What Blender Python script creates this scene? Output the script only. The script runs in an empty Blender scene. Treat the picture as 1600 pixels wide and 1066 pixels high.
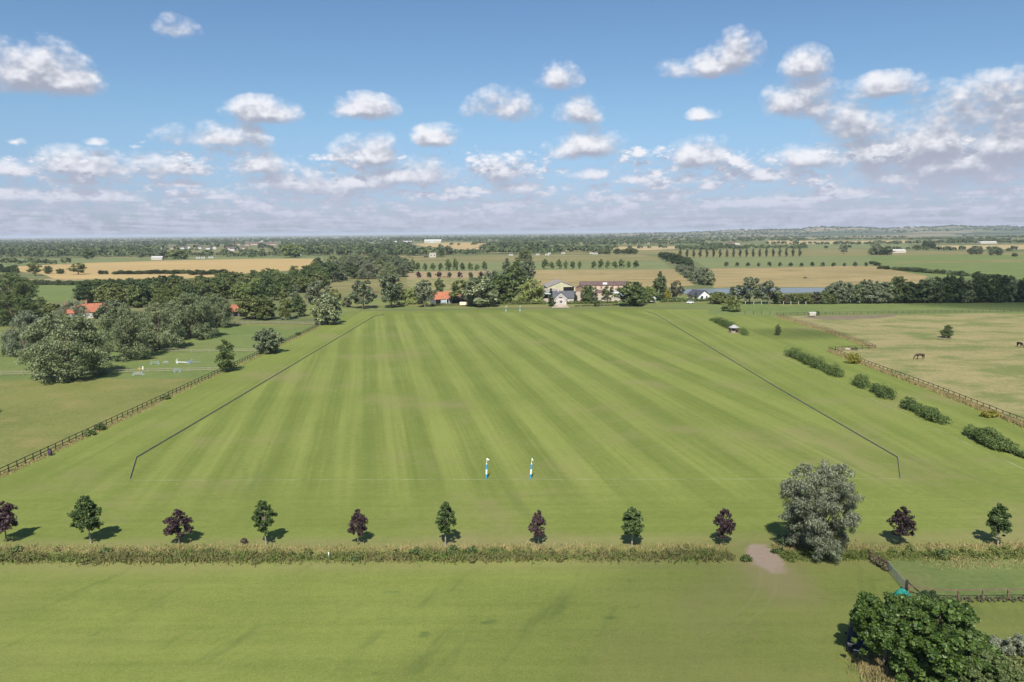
import bpy, bmesh, math, random
import numpy as np
from mathutils import Vector, Matrix

sc = bpy.context.scene
col = sc.collection
PI = math.pi

# ------------------------------------------------------------------ camera (drone 40 m above the field)
FOC, YH, CAMZ = 1200.0, 364.0, 40.0            # focal length in photo pixels, horizon row, height in metres
PITCH, ROLL = math.atan((533 - YH) / FOC), math.radians(0.5)
_f = np.array([0, math.cos(PITCH), -math.sin(PITCH)])
_r0 = np.array([1.0, 0, 0]); _u0 = np.array([0, math.sin(PITCH), math.cos(PITCH)])
_r = math.cos(ROLL) * _r0 - math.sin(ROLL) * _u0
_u = math.sin(ROLL) * _r0 + math.cos(ROLL) * _u0
cd = bpy.data.cameras.new('camera'); cam = bpy.data.objects.new('camera', cd); col.objects.link(cam)
cd.sensor_width = 36; cd.lens = 36 * FOC / 1600; cd.clip_start = 0.5; cd.clip_end = 120000
cam.matrix_world = Matrix(((_r[0], _u[0], -_f[0], 0), (_r[1], _u[1], -_f[1], 0), (_r[2], _u[2], -_f[2], CAMZ), (0, 0, 0, 1)))
sc.camera = cam

def ray(px, py): return _f + (px - 800) / FOC * _r - (py - 533) / FOC * _u
def G(px, py, z=0.0):                          # survey: where a sight line of the photograph meets the ground
    d = ray(px, py); t = (z - CAMZ) / d[2]
    return np.array([t * d[0], t * d[1], z])
def ppm(g): return FOC / (g[0] * _f[0] + g[1] * _f[1] + (g[2] - CAMZ) * _f[2])
def height_at(g, px, py):                      # how high something standing at g reaches
    d = ray(px, py); return CAMZ + d[2] * (g[1] / d[1])
def azel(px, py):
    d = ray(px, py); d = d / np.linalg.norm(d)
    return math.degrees(math.atan2(d[0], d[1])), math.degrees(math.asin(d[2]))

# ------------------------------------------------------------------ node helpers
def nd(t, typ, ins=None, **at):
    n = t.nodes.new(typ)
    for k, v in at.items(): setattr(n, k, v)
    for k, v in (ins or {}).items():
        s = n.inputs[k]
        if isinstance(v, bpy.types.NodeSocket): t.links.new(v, s)
        else: s.default_value = v
    return n
def M(t, op, a, b=0.0, c=0.0, clamp=False):
    return nd(t, 'ShaderNodeMath', {0: a, 1: b, 2: c}, operation=op, use_clamp=clamp).outputs[0]
def VM(t, op, a, b=(0, 0, 0), c=(0, 0, 0)):
    n = nd(t, 'ShaderNodeVectorMath', {0: a, 1: b, 2: c}, operation=op)
    return n.outputs[1] if op in ('LENGTH', 'DOT_PRODUCT', 'DISTANCE') else n.outputs[0]
def c4(c): return (c[0], c[1], c[2], 1.0)
def MX(t, f, a, b, blend='MIX'):
    a = c4(a) if isinstance(a, tuple) else a; b = c4(b) if isinstance(b, tuple) else b
    return nd(t, 'ShaderNodeMix', {0: f, 6: a, 7: b}, data_type='RGBA', blend_type=blend).outputs[2]
def NZ(t, vec, scale, detail=3.0, rough=0.5, dist=0.0):
    return nd(t, 'ShaderNodeTexNoise', {'Vector': vec, 'Scale': scale, 'Detail': detail, 'Roughness': rough, 'Distortion': dist}).outputs['Fac']
def SS(t, v, lo, hi, a=0.0, b=1.0):
    return nd(t, 'ShaderNodeMapRange', {0: v, 1: lo, 2: hi, 3: a, 4: b}, interpolation_type='SMOOTHSTEP').outputs[0]
def newmat(name):
    m = bpy.data.materials.new(name); m.use_nodes = True
    t = m.node_tree; t.nodes.clear()
    return m, t
def out(t, sh): nd(t, 'ShaderNodeOutputMaterial', {0: sh})

# ------------------------------------------------------------------ daylight
SUN_EL, ANTI_AZ = math.radians(48.7), math.radians(6.0)     # the sun stands high behind the camera, a little left
sd = Vector((-math.sin(ANTI_AZ) * math.cos(SUN_EL), -math.cos(ANTI_AZ) * math.cos(SUN_EL), math.sin(SUN_EL)))
sl = bpy.data.lights.new('sun', 'SUN'); sl.energy = 4.3; sl.angle = math.radians(0.53); sl.color = (1.0, 0.955, 0.88)
sun = bpy.data.objects.new('sun', sl); col.objects.link(sun)
sun.rotation_euler = sd.to_track_quat('Z', 'Y').to_euler()
sc.view_settings.view_transform = 'Standard'; sc.view_settings.look = 'None'
sc.view_settings.exposure = 0.70; sc.view_settings.gamma = 1.0; sc.view_settings.use_curve_mapping = False
SKY_STRENGTH = 0.075

def build_world():
    w = bpy.data.worlds.new('World'); sc.world = w; w.use_nodes = True
    t = w.node_tree; t.nodes.clear()
    sky = nd(t, 'ShaderNodeTexSky', sky_type='NISHITA', sun_disc=False)
    sky.sun_elevation = SUN_EL; sky.sun_rotation = math.atan2(sd.x, sd.y); sky.altitude = 40
    sky.air_density = 1.0; sky.dust_density = 0.6; sky.ozone_density = 1.6
    # clouds: cumulus of the photograph as fields round their bearings, and a broken deck towards the horizon
    dens = bpy.data.node_groups.new('cloud_density', 'ShaderNodeTree')
    dens.interface.new_socket('Dir', in_out='INPUT', socket_type='NodeSocketVector')
    dens.interface.new_socket('Density', in_out='OUTPUT', socket_type='NodeSocketFloat')
    g = dens; gi = g.nodes.new('NodeGroupInput'); go = g.nodes.new('NodeGroupOutput')
    d = gi.outputs[0]
    sp = nd(g, 'ShaderNodeSeparateXYZ', {0: d})
    az = M(g, 'MULTIPLY', M(g, 'ARCTAN2', sp.outputs[0], sp.outputs[1]), 180 / PI)
    el = M(g, 'MULTIPLY', M(g, 'ARCSINE', sp.outputs[2]), 180 / PI)
    p = nd(g, 'ShaderNodeCombineXYZ', {0: az, 1: el, 2: 0.0}).outputs[0]
    acc = None
    for (px, py, rx, ry, *thin) in CLOUDS:
        a, e = azel(px, py + ry * 0.42); k = 180 / PI / FOC
        ra, re = rx * k * 1.16 * math.cos(math.radians(e)), ry * k * 1.50
        v = VM(g, 'MULTIPLY_ADD', p, (1 / ra, 1 / re, 0), (-a / ra, -e / re, 0))
        v = VM(g, 'MAXIMUM', v, VM(g, 'MULTIPLY', v, (1, -2.2, 1)))
        q = VM(g, 'LENGTH', v)
        if thin: q = M(g, 'ADD', q, thin[0])
        acc = q if acc is None else M(g, 'SMOOTH_MIN', acc, q, 0.25)
    n1 = NZ(g, VM(g, 'MULTIPLY', d, (1, 1, 1.25)), 12.0, 8.0, 0.62, 0.15)
    vo = nd(g, 'ShaderNodeTexVoronoi', {'Vector': VM(g, 'MULTIPLY', d, (1, 1, 1.3)), 'Scale': 30.0, 'Detail': 2.0, 'Roughness': 0.62, 'Lacunarity': 2.2}, feature='F1').outputs['Distance']
    blob = M(g, 'MULTIPLY', M(g, 'SUBTRACT', 1.35, acc), 1.25)
    blob = M(g, 'MULTIPLY_ADD', M(g, 'SUBTRACT', n1, 0.5), 2.9, blob)
    blob = M(g, 'MULTIPLY_ADD', M(g, 'SUBTRACT', 0.55, vo), 0.6, blob)
    blob = M(g, 'ADD', blob, M(g, 'MULTIPLY', SS(g, acc, 1.05, 1.7), -2.2))
    # low deck, in perspective
    zz = M(g, 'ADD', M(g, 'MAXIMUM', sp.outputs[2], 0.0), 0.030)
    pl = VM(g, 'MULTIPLY', nd(g, 'ShaderNodeCombineXYZ', {0: M(g, 'DIVIDE', sp.outputs[0], zz), 1: M(g, 'DIVIDE', sp.outputs[1], zz), 2: 0.0}).outputs[0], (1.0, 0.5, 1.0))
    n2 = NZ(g, pl, 0.62, 6.0, 0.56, 0.3)
    vo2 = nd(g, 'ShaderNodeTexVoronoi', {'Vector': VM(g, 'MULTIPLY', d, (1, 1, 1.9)), 'Scale': 46.0, 'Detail': 2.0, 'Roughness': 0.6, 'Lacunarity': 2.2}, feature='F1').outputs['Distance']
    low = M(g, 'MULTIPLY_ADD', M(g, 'SUBTRACT', n2, 0.5), 4.2, M(g, 'MULTIPLY', M(g, 'SUBTRACT', 0.58, vo2), 0.9))
    low = M(g, 'ADD', low, SS(g, el, 7.6, 4.6, -2.2, -0.02))
    low = M(g, 'ADD', low, SS(g, el, 5.2, 2.2, 0.0, 0.95))
    n4 = NZ(g, VM(g, 'MULTIPLY', d, (1, 1, 2.6)), 11.0, 5.0, 0.6, 0.3)
    mid = M(g, 'MULTIPLY_ADD', M(g, 'SUBTRACT', n4, 0.5), 5.0, M(g, 'MULTIPLY', M(g, 'SUBTRACT', 0.58, vo2), 1.2))
    mid = M(g, 'ADD', mid, M(g, 'ADD', SS(g, el, 7.4, 5.4, -2.0, 0.62), SS(g, el, 3.0, 1.5, 0.0, 0.4)))
    g.links.new(M(g, 'MAXIMUM', M(g, 'MAXIMUM', blob, low), mid), go.inputs[0])

    dirn = nd(t, 'ShaderNodeTexCoord').outputs['Generated']
    dirn = VM(t, 'NORMALIZE', dirn)
    el = M(t, 'MULTIPLY', M(t, 'ARCSINE', nd(t, 'ShaderNodeSeparateXYZ', {0: dirn}).outputs[2]), 180 / PI)
    def density(vec):
        n = t.nodes.new('ShaderNodeGroup'); n.node_tree = dens; t.links.new(vec, n.inputs[0]); return n.outputs[0]
    d0 = density(dirn)
    d1 = density(VM(t, 'NORMALIZE', VM(t, 'ADD', dirn, (-0.003, 0, 0.013))))
    alpha = M(t, 'MULTIPLY', SS(t, d0, -0.12, 1.0), 0.95)
    alpha = M(t, 'MULTIPLY', alpha, SS(t, el, -0.3, 3.0, 0.75, 1.0))
    lit = SS(t, M(t, 'SUBTRACT', d0, d1), -0.30, 1.0)
    thick = SS(t, d1, 0.2, 1.3)
    cc = MX(t, lit, CL_SHADE, CL_LIT)
    cc = MX(t, M(t, 'MULTIPLY', M(t, 'MULTIPLY', thick, 0.8), M(t, 'SUBTRACT', 1.0, lit)), cc, CL_BASE)
    cc = MX(t, SS(t, el, 6.0, 0.3, 0.0, 0.85), cc, CL_FAR)
    # the blue, milkier and more lavender towards the horizon
    base = MX(t, 1.0, sky.outputs[0], MX(t, SS(t, el, 9.0, 0.0), SKY_TINT, SKY_TINT_LOW), 'MULTIPLY')
    b1 = nd(t, 'ShaderNodeBackground', {0: base, 1: SKY_STRENGTH})
    b2 = nd(t, 'ShaderNodeBackground', {0: cc, 1: 1.0})
    mix = nd(t, 'ShaderNodeMixShader', {0: alpha, 1: b1.outputs[0], 2: b2.outputs[0]})
    nd(t, 'ShaderNodeOutputWorld', {0: mix.outputs[0]})

SKY_TINT, SKY_TINT_LOW = (0.655, 0.80, 0.92), (0.53, 0.60, 0.92)
CL_SHADE, CL_LIT, CL_BASE, CL_FAR = (0.312, 0.325, 0.380), (0.575, 0.575, 0.60), (0.225, 0.242, 0.298), (0.330, 0.350, 0.445)
CLOUDS = [(275, 40, 44, 22, .42), (38, 108, 68, 34), (100, 124, 46, 22), (415, 172, 52, 17), (568, 167, 44, 18), (338, 214, 66, 19),
    (150, 221, 22, 8, .4), (785, 162, 56, 28, .15), (868, 118, 40, 24, .15), (905, 170, 44, 28, .3), (1062, 106, 46, 20, .3), (1108, 100, 34, 18), (1150, 82, 36, 28),
    (1258, 99, 30, 22), (1250, 155, 46, 30), (1100, 177, 30, 13, .3), (1390, 135, 52, 17), (1505, 146, 56, 16, .5), (1585, 130, 44, 24, .5),
    (1340, 192, 48, 26), (1475, 214, 115, 48, -.12), (1490, 240, 120, 44, -.08), (1440, 215, 60, 40), (1560, 202, 90, 48, -.12), (1400, 240, 60, 22), (920, 226, 58, 22), (930, 268, 50, 14, .3), (1092, 240, 62, 24),
    (792, 262, 50, 23), (580, 236, 60, 26), (684, 214, 40, 17), (650, 268, 72, 22), (130, 256, 80, 20), (270, 260, 62, 16), (402, 256, 44, 16),
    (18, 262, 36, 12), (1265, 246, 54, 20), (1200, 272, 66, 15), (1000, 279, 38, 9), (812, 291, 34, 10), (470, 285, 92, 18), (560, 283, 60, 16),
    (286, 287, 40, 7), (1395, 276, 60, 15), (1570, 272, 58, 17), (80, 304, 110, 11), (1105, 291, 18, 6), (330, 305, 80, 9), (1330, 298, 60, 8)]
build_world()

cy = sc.cycles
cy.max_bounces = 5; cy.diffuse_bounces = 2; cy.glossy_bounces = 2; cy.transmission_bounces = 4; cy.volume_bounces = 0; cy.transparent_max_bounces = 8
cy.use_denoising = True; cy.sample_clamp_indirect = 4.0
try: cy.denoiser = 'OPENIMAGEDENOISE'
except Exception: pass

# ------------------------------------------------------------------ object helpers
def link(o, parent=None):
    col.objects.link(o)
    if parent is not None: o.parent = parent
    return o
def tag(o, label=None, cat=None, group=None, kind=None):
    for k, v in (('label', label), ('category', cat), ('group', group), ('kind', kind)):
        if v: o[k] = v
    return o
def empty(name, loc, rz=0.0):
    o = bpy.data.objects.new(name, None); o.empty_display_size = 0.3
    o.location = loc; o.rotation_euler = (0, 0, rz); return link(o)
def thing(name, loc, label, cat, group=None, rz=0.0): return tag(empty(name, loc, rz), label, cat, group)
def mobj(name, mesh, parent=None, loc=(0, 0, 0), rot=(0, 0, 0), scale=(1, 1, 1), mat=None):
    o = bpy.data.objects.new(name, mesh); o.location = loc; o.rotation_euler = rot; o.scale = scale
    if mat is not None and not mesh.materials: mesh.materials.append(mat)
    return link(o, parent)
def mesh_polys(name, V, Fc, mat=None):
    m = bpy.data.meshes.new(name); m.from_pydata([tuple(v) for v in V], [], Fc); m.update()
    if mat: m.materials.append(mat)
    return m
def mesh_quads(name, Q, mat=None):             # Q: (n, 4, 3) loose quads
    Q = np.asarray(Q, dtype=np.float32); n = len(Q)
    m = bpy.data.meshes.new(name)
    m.vertices.add(n * 4); m.vertices.foreach_set('co', Q.reshape(-1))
    m.loops.add(n * 4); m.loops.foreach_set('vertex_index', np.arange(n * 4, dtype=np.int32))
    m.polygons.add(n); m.polygons.foreach_set('loop_start', np.arange(0, n * 4, 4, dtype=np.int32))
    m.update(calc_edges=True)
    if mat: m.materials.append(mat)
    return m
class MB:                                      # collects boxes, prisms and tubes into one mesh
    def __init__(s): s.V = []; s.F = []
    def add(s, V, Fc):
        k = len(s.V); s.V += [tuple(v) for v in V]; s.F += [tuple(i + k for i in f) for f in Fc]; return s
    def box(s, x0, x1, y0, y1, z0, z1):
        return s.add([(x0, y0, z0), (x1, y0, z0), (x1, y1, z0), (x0, y1, z0), (x0, y0, z1), (x1, y0, z1), (x1, y1, z1), (x0, y1, z1)],
                     [(0, 3, 2, 1), (4, 5, 6, 7), (0, 1, 5, 4), (1, 2, 6, 5), (2, 3, 7, 6), (3, 0, 4, 7)])
    def tube(s, pts, rad, n=6, cap=True):
        pts = [Vector(p) for p in pts]; rings = []
        for i, p in enumerate(pts):
            a = pts[max(i - 1, 0)]; b = pts[min(i + 1, len(pts) - 1)]
            d = (b - a).normalized(); u = d.cross(Vector((0.3, 0.95, 0.1))); 
            if u.length < 1e-3: u = d.cross(Vector((1, 0, 0)))
            u.normalize(); w = d.cross(u)
            rings.append([p + (u * math.cos(2 * PI * j / n) + w * math.sin(2 * PI * j / n)) * rad[i] for j in range(n)])
        V = [v for r in rings for v in r]; Fc = []
        for i in range(len(pts) - 1):
            for j in range(n): Fc.append((i * n + j, i * n + (j + 1) % n, (i + 1) * n + (j + 1) % n, (i + 1) * n + j))
        if cap: Fc.append(tuple(range(n - 1, -1, -1))); Fc.append(tuple((len(pts) - 1) * n + j for j in range(n)))
        return s.add(V, Fc)
    def mesh(s, name, mat=None): return mesh_polys(name, s.V, s.F, mat)
    def build(s, name, mat, parent=None, loc=(0, 0, 0), rot=(0, 0, 0)): return mobj(name, s.mesh(name, mat), parent, loc, rot)

# ------------------------------------------------------------------ materials
def pos(t): return nd(t, 'ShaderNodeNewGeometry').outputs['Position']
def plain(name, c, rough=0.7, spec=0.3, var=0.18, scale=1.2, metal=0.0):
    m, t = newmat(name)
    tc = nd(t, 'ShaderNodeTexCoord').outputs['Object']
    n = NZ(t, tc, scale, 4.0, 0.6)
    c_ = MX(t, SS(t, n, 0.3, 0.7), tuple(x * (1 - var) for x in c), tuple(min(1, x * (1 + var)) for x in c))
    b = nd(t, 'ShaderNodeBsdfPrincipled', {'Base Color': c_, 'Roughness': rough, 'Specular IOR Level': spec, 'Metallic': metal})
    out(t, b.outputs[0]); return m
def leafmat(name, c1, c2, tr=0.22, spec=0.25, rough=0.55, objvar=0.22):
    m, t = newmat(name)
    ge = nd(t, 'ShaderNodeNewGeometry'); oi = nd(t, 'ShaderNodeObjectInfo')
    f = SS(t, ge.outputs['Random Per Island'], 0.0, 1.0)
    c = MX(t, f, c1, c2)
    k = M(t, 'MULTIPLY_ADD', oi.outputs['Random'], 2 * objvar, 1 - objvar)
    c = VM(t, 'MULTIPLY', c, nd(t, 'ShaderNodeCombineXYZ', {0: k, 1: M(t, 'MULTIPLY_ADD', k, 0.8, 0.2), 2: k}).outputs[0])
    b = nd(t, 'ShaderNodeBsdfPrincipled', {'Base Color': c, 'Roughness': rough, 'Specular IOR Level': spec})
    tl = nd(t, 'ShaderNodeBsdfTranslucent', {0: c})
    out(t, nd(t, 'ShaderNodeMixShader', {0: tr, 1: b.outputs[0], 2: tl.outputs[0]}).outputs[0]); return m

def flatgrass(name, c1, c2, c3=None, big=0.03, mid=0.25, fine=2.2, stretch=(1, 1, 1), c3lo=0.56, c3hi=0.70, amt=1.0):
    """open grass or crop: two tones in patches, an optional third in blotches, fine grain on top"""
    m, t = newmat(name); p = VM(t, 'MULTIPLY', pos(t), stretch)
    a = NZ(t, p, big, 4.0, 0.6); b = NZ(t, p, mid, 4.0, 0.65); c = NZ(t, p, fine, 3.0, 0.7)
    k = M(t, 'MULTIPLY_ADD', b, 0.55, M(t, 'MULTIPLY_ADD', a, 0.75, M(t, 'MULTIPLY', c, 0.35 * amt)))
    cc = MX(t, SS(t, k, 0.55, 1.08), c1, c2)
    if c3: cc = MX(t, SS(t, NZ(t, VM(t, 'ADD', p, (91, 37, 0)), big * 1.7, 5.0, 0.62), c3lo, c3hi), cc, c3)
    g = M(t, 'MULTIPLY_ADD', c, 0.5 * amt, 1 - 0.25 * amt)
    cc = VM(t, 'MULTIPLY', cc, nd(t, 'ShaderNodeCombineXYZ', {0: g, 1: g, 2: g}).outputs[0])
    b_ = nd(t, 'ShaderNodeBsdfPrincipled', {'Base Color': cc, 'Roughness': 0.9, 'Specular IOR Level': 0.12})
    out(t, b_.outputs[0]); return m

def bare_patch(t, P, cc):                      # trodden earth in the gap of the ditch, and the wheel marks leading to it
    sp = nd(t, 'ShaderNodeSeparateXYZ', {0: P}); x, y = sp.outputs[0], sp.outputs[1]
    wob = M(t, 'MULTIPLY_ADD', NZ(t, P, 0.55, 5.0, 0.65), 1.5, -0.75)
    q = VM(t, 'LENGTH', VM(t, 'MULTIPLY', VM(t, 'SUBTRACT', P, (31.1, 90.2, 0)), (1 / 1.9, 1 / 4.2, 0)))
    mk = SS(t, M(t, 'ADD', q, wob), 1.25, 0.7)
    earth = MX(t, NZ(t, VM(t, 'MULTIPLY', P, (3.0, 1.2, 1)), 1.3, 4.0, 0.7), (0.20, 0.15, 0.105), (0.37, 0.29, 0.22))
    q2 = VM(t, 'LENGTH', VM(t, 'MULTIPLY', VM(t, 'SUBTRACT', P, (30.6, 85.0, 0)), (1 / 4.5, 1 / 8.5, 0)))
    worn = M(t, 'MULTIPLY', SS(t, M(t, 'ADD', q2, wob), 1.3, 0.2), 0.75)
    cc = MX(t, worn, cc, (0.205, 0.175, 0.085))
    yy = M(t, 'SUBTRACT', 88.0, y)
    cx = M(t, 'SUBTRACT', M(t, 'SUBTRACT', 30.2, M(t, 'MULTIPLY', M(t, 'MULTIPLY', yy, yy), 0.036)), M(t, 'MULTIPLY', yy, 0.05))
    dd = M(t, 'SUBTRACT', M(t, 'ABSOLUTE', M(t, 'SUBTRACT', x, cx)), M(t, 'MULTIPLY_ADD', yy, 0.035, 0.75))
    tr = M(t, 'MULTIPLY', SS(t, M(t, 'ABSOLUTE', dd), 0.34, 0.08), M(t, 'MULTIPLY', SS(t, y, 66.0, 84.0), SS(t, y, 88.5, 86.0)))
    tr = M(t, 'MULTIPLY', tr, M(t, 'MULTIPLY', NZ(t, P, 0.7, 4.0, 0.7), 0.8))
    cc = MX(t, tr, cc, (0.205, 0.20, 0.085))
    return MX(t, mk, cc, earth)

def polo_material():
    m, t = newmat('striped_turf'); P = pos(t)
    sp = nd(t, 'ShaderNodeSeparateXYZ', {0: P}); x, y = sp.outputs[0], sp.outputs[1]
    a = math.radians(-10.4); ca, sa = math.cos(a), math.sin(a)
    s = M(t, 'SUBTRACT', M(t, 'MULTIPLY', x, ca), M(t, 'MULTIPLY', y, sa))
    l = M(t, 'ADD', M(t, 'MULTIPLY', x, sa), M(t, 'MULTIPLY', y, ca))
    sl_ = nd(t, 'ShaderNodeCombineXYZ', {0: s, 1: l, 2: 0.0}).outputs[0]
    warp = M(t, 'MULTIPLY_ADD', NZ(t, VM(t, 'MULTIPLY', sl_, (1, 0.35, 1)), 0.035, 3.0, 0.6), 4.5, -2.25)
    # the mower's passes widen a little towards the right: pass k lies at s = 9 k + k*k / 4 - 1.2
    kk = M(t, 'MULTIPLY', M(t, 'SUBTRACT', M(t, 'SQRT', M(t, 'MAXIMUM', M(t, 'ADD', M(t, 'ADD', s, warp), 82.2), 0.0)), 9.0), 2.0)
    stripe = M(t, 'MULTIPLY', M(t, 'COSINE', M(t, 'MULTIPLY', kk, 2 * PI)), -1.0)
    stripe = SS(t, stripe, -0.75, 0.75)
    # single mower passes
    strk = NZ(t, VM(t, 'MULTIPLY', sl_, (1.0, 0.014, 1)), 0.75, 4.0, 0.68)
    stripe = M(t, 'MULTIPLY_ADD', stripe, 1.0, M(t, 'MULTIPLY_ADD', strk, 3.4, -1.7))
    amp = SS(t, NZ(t, P, 0.012, 3.0, 0.6), 0.25, 0.65, 0.42, 1.0)
    xa = M(t, 'ABSOLUTE', M(t, 'SUBTRACT', x, 0.6))
    inside = M(t, 'MULTIPLY', SS(t, xa, 69.5, 67.0), M(t, 'MULTIPLY', SS(t, y, 98.0, 132.0), SS(t, y, 396.0, 380.0)))
    k = M(t, 'MULTIPLY', M(t, 'MULTIPLY', stripe, amp), inside)
    # strips mown along the boards
    lp = nd(t, 'ShaderNodeCombineXYZ', {0: x, 1: y, 2: 0.0}).outputs[0]
    al = SS(t, NZ(t, VM(t, 'MULTIPLY', lp, (1.0, 0.016, 1)), 0.28, 3.0, 0.62), 0.32, 0.68)
    sidew = M(t, 'MULTIPLY', SS(t, xa, 67.0, 69.5), SS(t, y, 108.0, 140.0))
    k = M(t, 'ADD', k, M(t, 'MULTIPLY', al, M(t, 'MULTIPLY', sidew, 0.8)))
    # across the near end the mower went along the tree row
    ac = SS(t, NZ(t, VM(t, 'MULTIPLY', lp, (0.03, 1.0, 1)), 0.55, 3.0, 0.62), 0.3, 0.7)
    k = M(t, 'ADD', k, M(t, 'MULTIPLY', ac, M(t, 'MULTIPLY', SS(t, y, 135.0, 100.0), 0.5)))
    n1 = NZ(t, P, 0.045, 5.0, 0.65); n2 = NZ(t, P, 0.8, 4.0, 0.7)
    k = M(t, 'ADD', k, M(t, 'MULTIPLY_ADD', n1, 1.5, -0.75))
    k = M(t, 'ADD', k, M(t, 'MULTIPLY_ADD', n2, 1.7, -0.85))
    k = M(t, 'ADD', k, M(t, 'MULTIPLY_ADD', NZ(t, P, 3.6, 4.0, 0.8), 2.6, -1.3))
    cc = MX(t, SS(t, k, -0.75, 1.7), (0.112, 0.143, 0.030), (0.192, 0.220, 0.054))
    cc = MX(t, M(t, 'MULTIPLY', SS(t, NZ(t, VM(t, 'ADD', P, (50, 9, 0)), 0.03, 5.0, 0.68), 0.50, 0.70), 0.6), cc, (0.200, 0.178, 0.078))
    dm = M(t, 'MULTIPLY', SS(t, NZ(t, VM(t, 'MULTIPLY', sl_, (1.0, 0.12, 1)), 0.11, 4.0, 0.65), 0.60, 0.74), M(t, 'MULTIPLY', SS(t, y, 230.0, 120.0), 0.5))
    cc = MX(t, dm, cc, (0.082, 0.108, 0.036))
    cc = MX(t, M(t, 'MULTIPLY', SS(t, y, 99.5, 96.0), M(t, 'MULTIPLY', NZ(t, P, 0.4, 4.0, 0.6), 0.9)), cc, (0.21, 0.185, 0.082))
    cc = bare_patch(t, P, cc)
    b = nd(t, 'ShaderNodeBsdfPrincipled', {'Base Color': cc, 'Roughness': 0.88, 'Specular IOR Level': 0.12})
    out(t, b.outputs[0]); return m

def near_material():
    m, t = newmat('mown_grass'); P = pos(t)
    st = NZ(t, VM(t, 'MULTIPLY', P, (0.05, 1.0, 1)), 0.45, 4.0, 0.62)
    n1 = NZ(t, P, 0.07, 5.0, 0.65); n2 = NZ(t, P, 1.1, 5.0, 0.8); n0 = NZ(t, VM(t, 'ADD', P, (0, 300, 0)), 0.022, 3.0, 0.6)
    k = M(t, 'MULTIPLY_ADD', st, 0.7, M(t, 'MULTIPLY_ADD', n1, 0.9, M(t, 'MULTIPLY', n2, 0.9)))
    k = M(t, 'ADD', k, M(t, 'MULTIPLY_ADD', NZ(t, P, 4.2, 4.0, 0.8), 1.7, -0.85))
    cc = MX(t, SS(t, k, 0.70, 1.68), (0.106, 0.136, 0.029), (0.184, 0.210, 0.051))
    cc = MX(t, M(t, 'MULTIPLY', SS(t, n0, 0.45, 0.72), 0.5), cc, (0.19, 0.175, 0.07))
    cc = MX(t, M(t, 'MULTIPLY', SS(t, NZ(t, VM(t, 'ADD', P, (17, 5, 0)), 0.5, 5.0, 0.75), 0.56, 0.74), 0.45), cc, (0.20, 0.165, 0.07))
    sp = nd(t, 'ShaderNodeSeparateXYZ', {0: P})
    # lusher tufts in loose lines, left by old tracks
    tl = NZ(t, VM(t, 'MULTIPLY', nd(t, 'ShaderNodeVectorRotate', {'Vector': P, 'Angle': 0.42}, rotation_type='Z_AXIS').outputs[0], (0.55, 0.11, 1)), 0.55, 4.0, 0.6)
    cc = MX(t, M(t, 'MULTIPLY', SS(t, tl, 0.55, 0.78), 0.5), cc, (0.062, 0.092, 0.027))
    bl = NZ(t, VM(t, 'MULTIPLY', P, (0.6, 1.0, 1)), 0.42, 2.0, 0.5)
    cc = MX(t, M(t, 'MULTIPLY', SS(t, bl, 0.66, 0.78), 0.6), cc, (0.06, 0.10, 0.03))
    dryedge = M(t, 'MULTIPLY', SS(t, sp.outputs[1], 85.5, 89.0), 0.65)
    cc = MX(t, M(t, 'MULTIPLY', dryedge, NZ(t, P, 0.5, 4.0, 0.6)), cc, (0.22, 0.19, 0.085))
    q = VM(t, 'LENGTH', VM(t, 'MULTIPLY', VM(t, 'SUBTRACT', P, (34.6, 64.8, 0)), (1 / 2.6, 1 / 3.4, 0)))
    cc = MX(t, SS(t, M(t, 'MULTIPLY_ADD', NZ(t, P, 0.9, 4.0, 0.7), 1.4, M(t, 'SUBTRACT', q, 0.7)), 1.1, 0.5), cc, (0.25, 0.20, 0.10))
    cc = bare_patch(t, P, cc)
    b = nd(t, 'ShaderNodeBsdfPrincipled', {'Base Color': cc, 'Roughness': 0.9, 'Specular IOR Level': 0.12})
    out(t, b.outputs[0]); return m

# ------------------------------------------------------------------ ground and fields
def sheet(name, pts, z, mat):
    V = [(p[0], p[1], z) for p in pts]
    a = sum(V[i][0] * V[(i + 1) % len(V)][1] - V[(i + 1) % len(V)][0] * V[i][1] for i in range(len(V)))
    if a < 0: V.reverse()
    bm = bmesh.new(); f = bm.faces.new([bm.verts.new(v) for v in V]); bm.normal_update(); bmesh.ops.triangulate(bm, faces=[f])
    me = bpy.data.meshes.new(name); bm.to_mesh(me); bm.free(); me.materials.append(mat)
    return tag(mobj(name, me), kind='structure')
def psheet(name, pix, z, mat): return sheet(name, [G(*p) for p in pix], z, mat)

m_ground = flatgrass('far_grassland', (0.095, 0.12, 0.045), (0.21, 0.185, 0.085), (0.30, 0.235, 0.12), big=0.0028, mid=0.02, fine=0.5, amt=0.5)
tag(mobj('ground', mesh_polys('ground', [(-40000, -400, 0), (40000, -400, 0), (40000, 45000, 0), (-40000, 45000, 0)], [(0, 1, 2, 3)], m_ground)), kind='structure')
m_green = flatgrass('meadow_green', (0.112, 0.142, 0.040), (0.165, 0.188, 0.060), (0.19, 0.175, 0.07), stretch=(0.4, 1, 1))
m_lush = flatgrass('lush_grass', (0.100, 0.138, 0.040), (0.150, 0.180, 0.058), (0.16, 0.165, 0.06), big=0.025, mid=0.2, fine=1.5)
m_paddock = flatgrass('grazed_grass', (0.112, 0.128, 0.034), (0.165, 0.172, 0.053), (0.20, 0.178, 0.065), big=0.05, mid=0.35, fine=1.6, c3lo=0.50, c3hi=0.72, amt=1.4)
m_dry = flatgrass('dry_pasture', (0.165, 0.162, 0.060), (0.262, 0.225, 0.104), (0.140, 0.158, 0.052), big=0.045, mid=0.25, fine=1.3, stretch=(0.7, 1, 1), c3lo=0.44, c3hi=0.64, amt=1.6)
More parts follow.
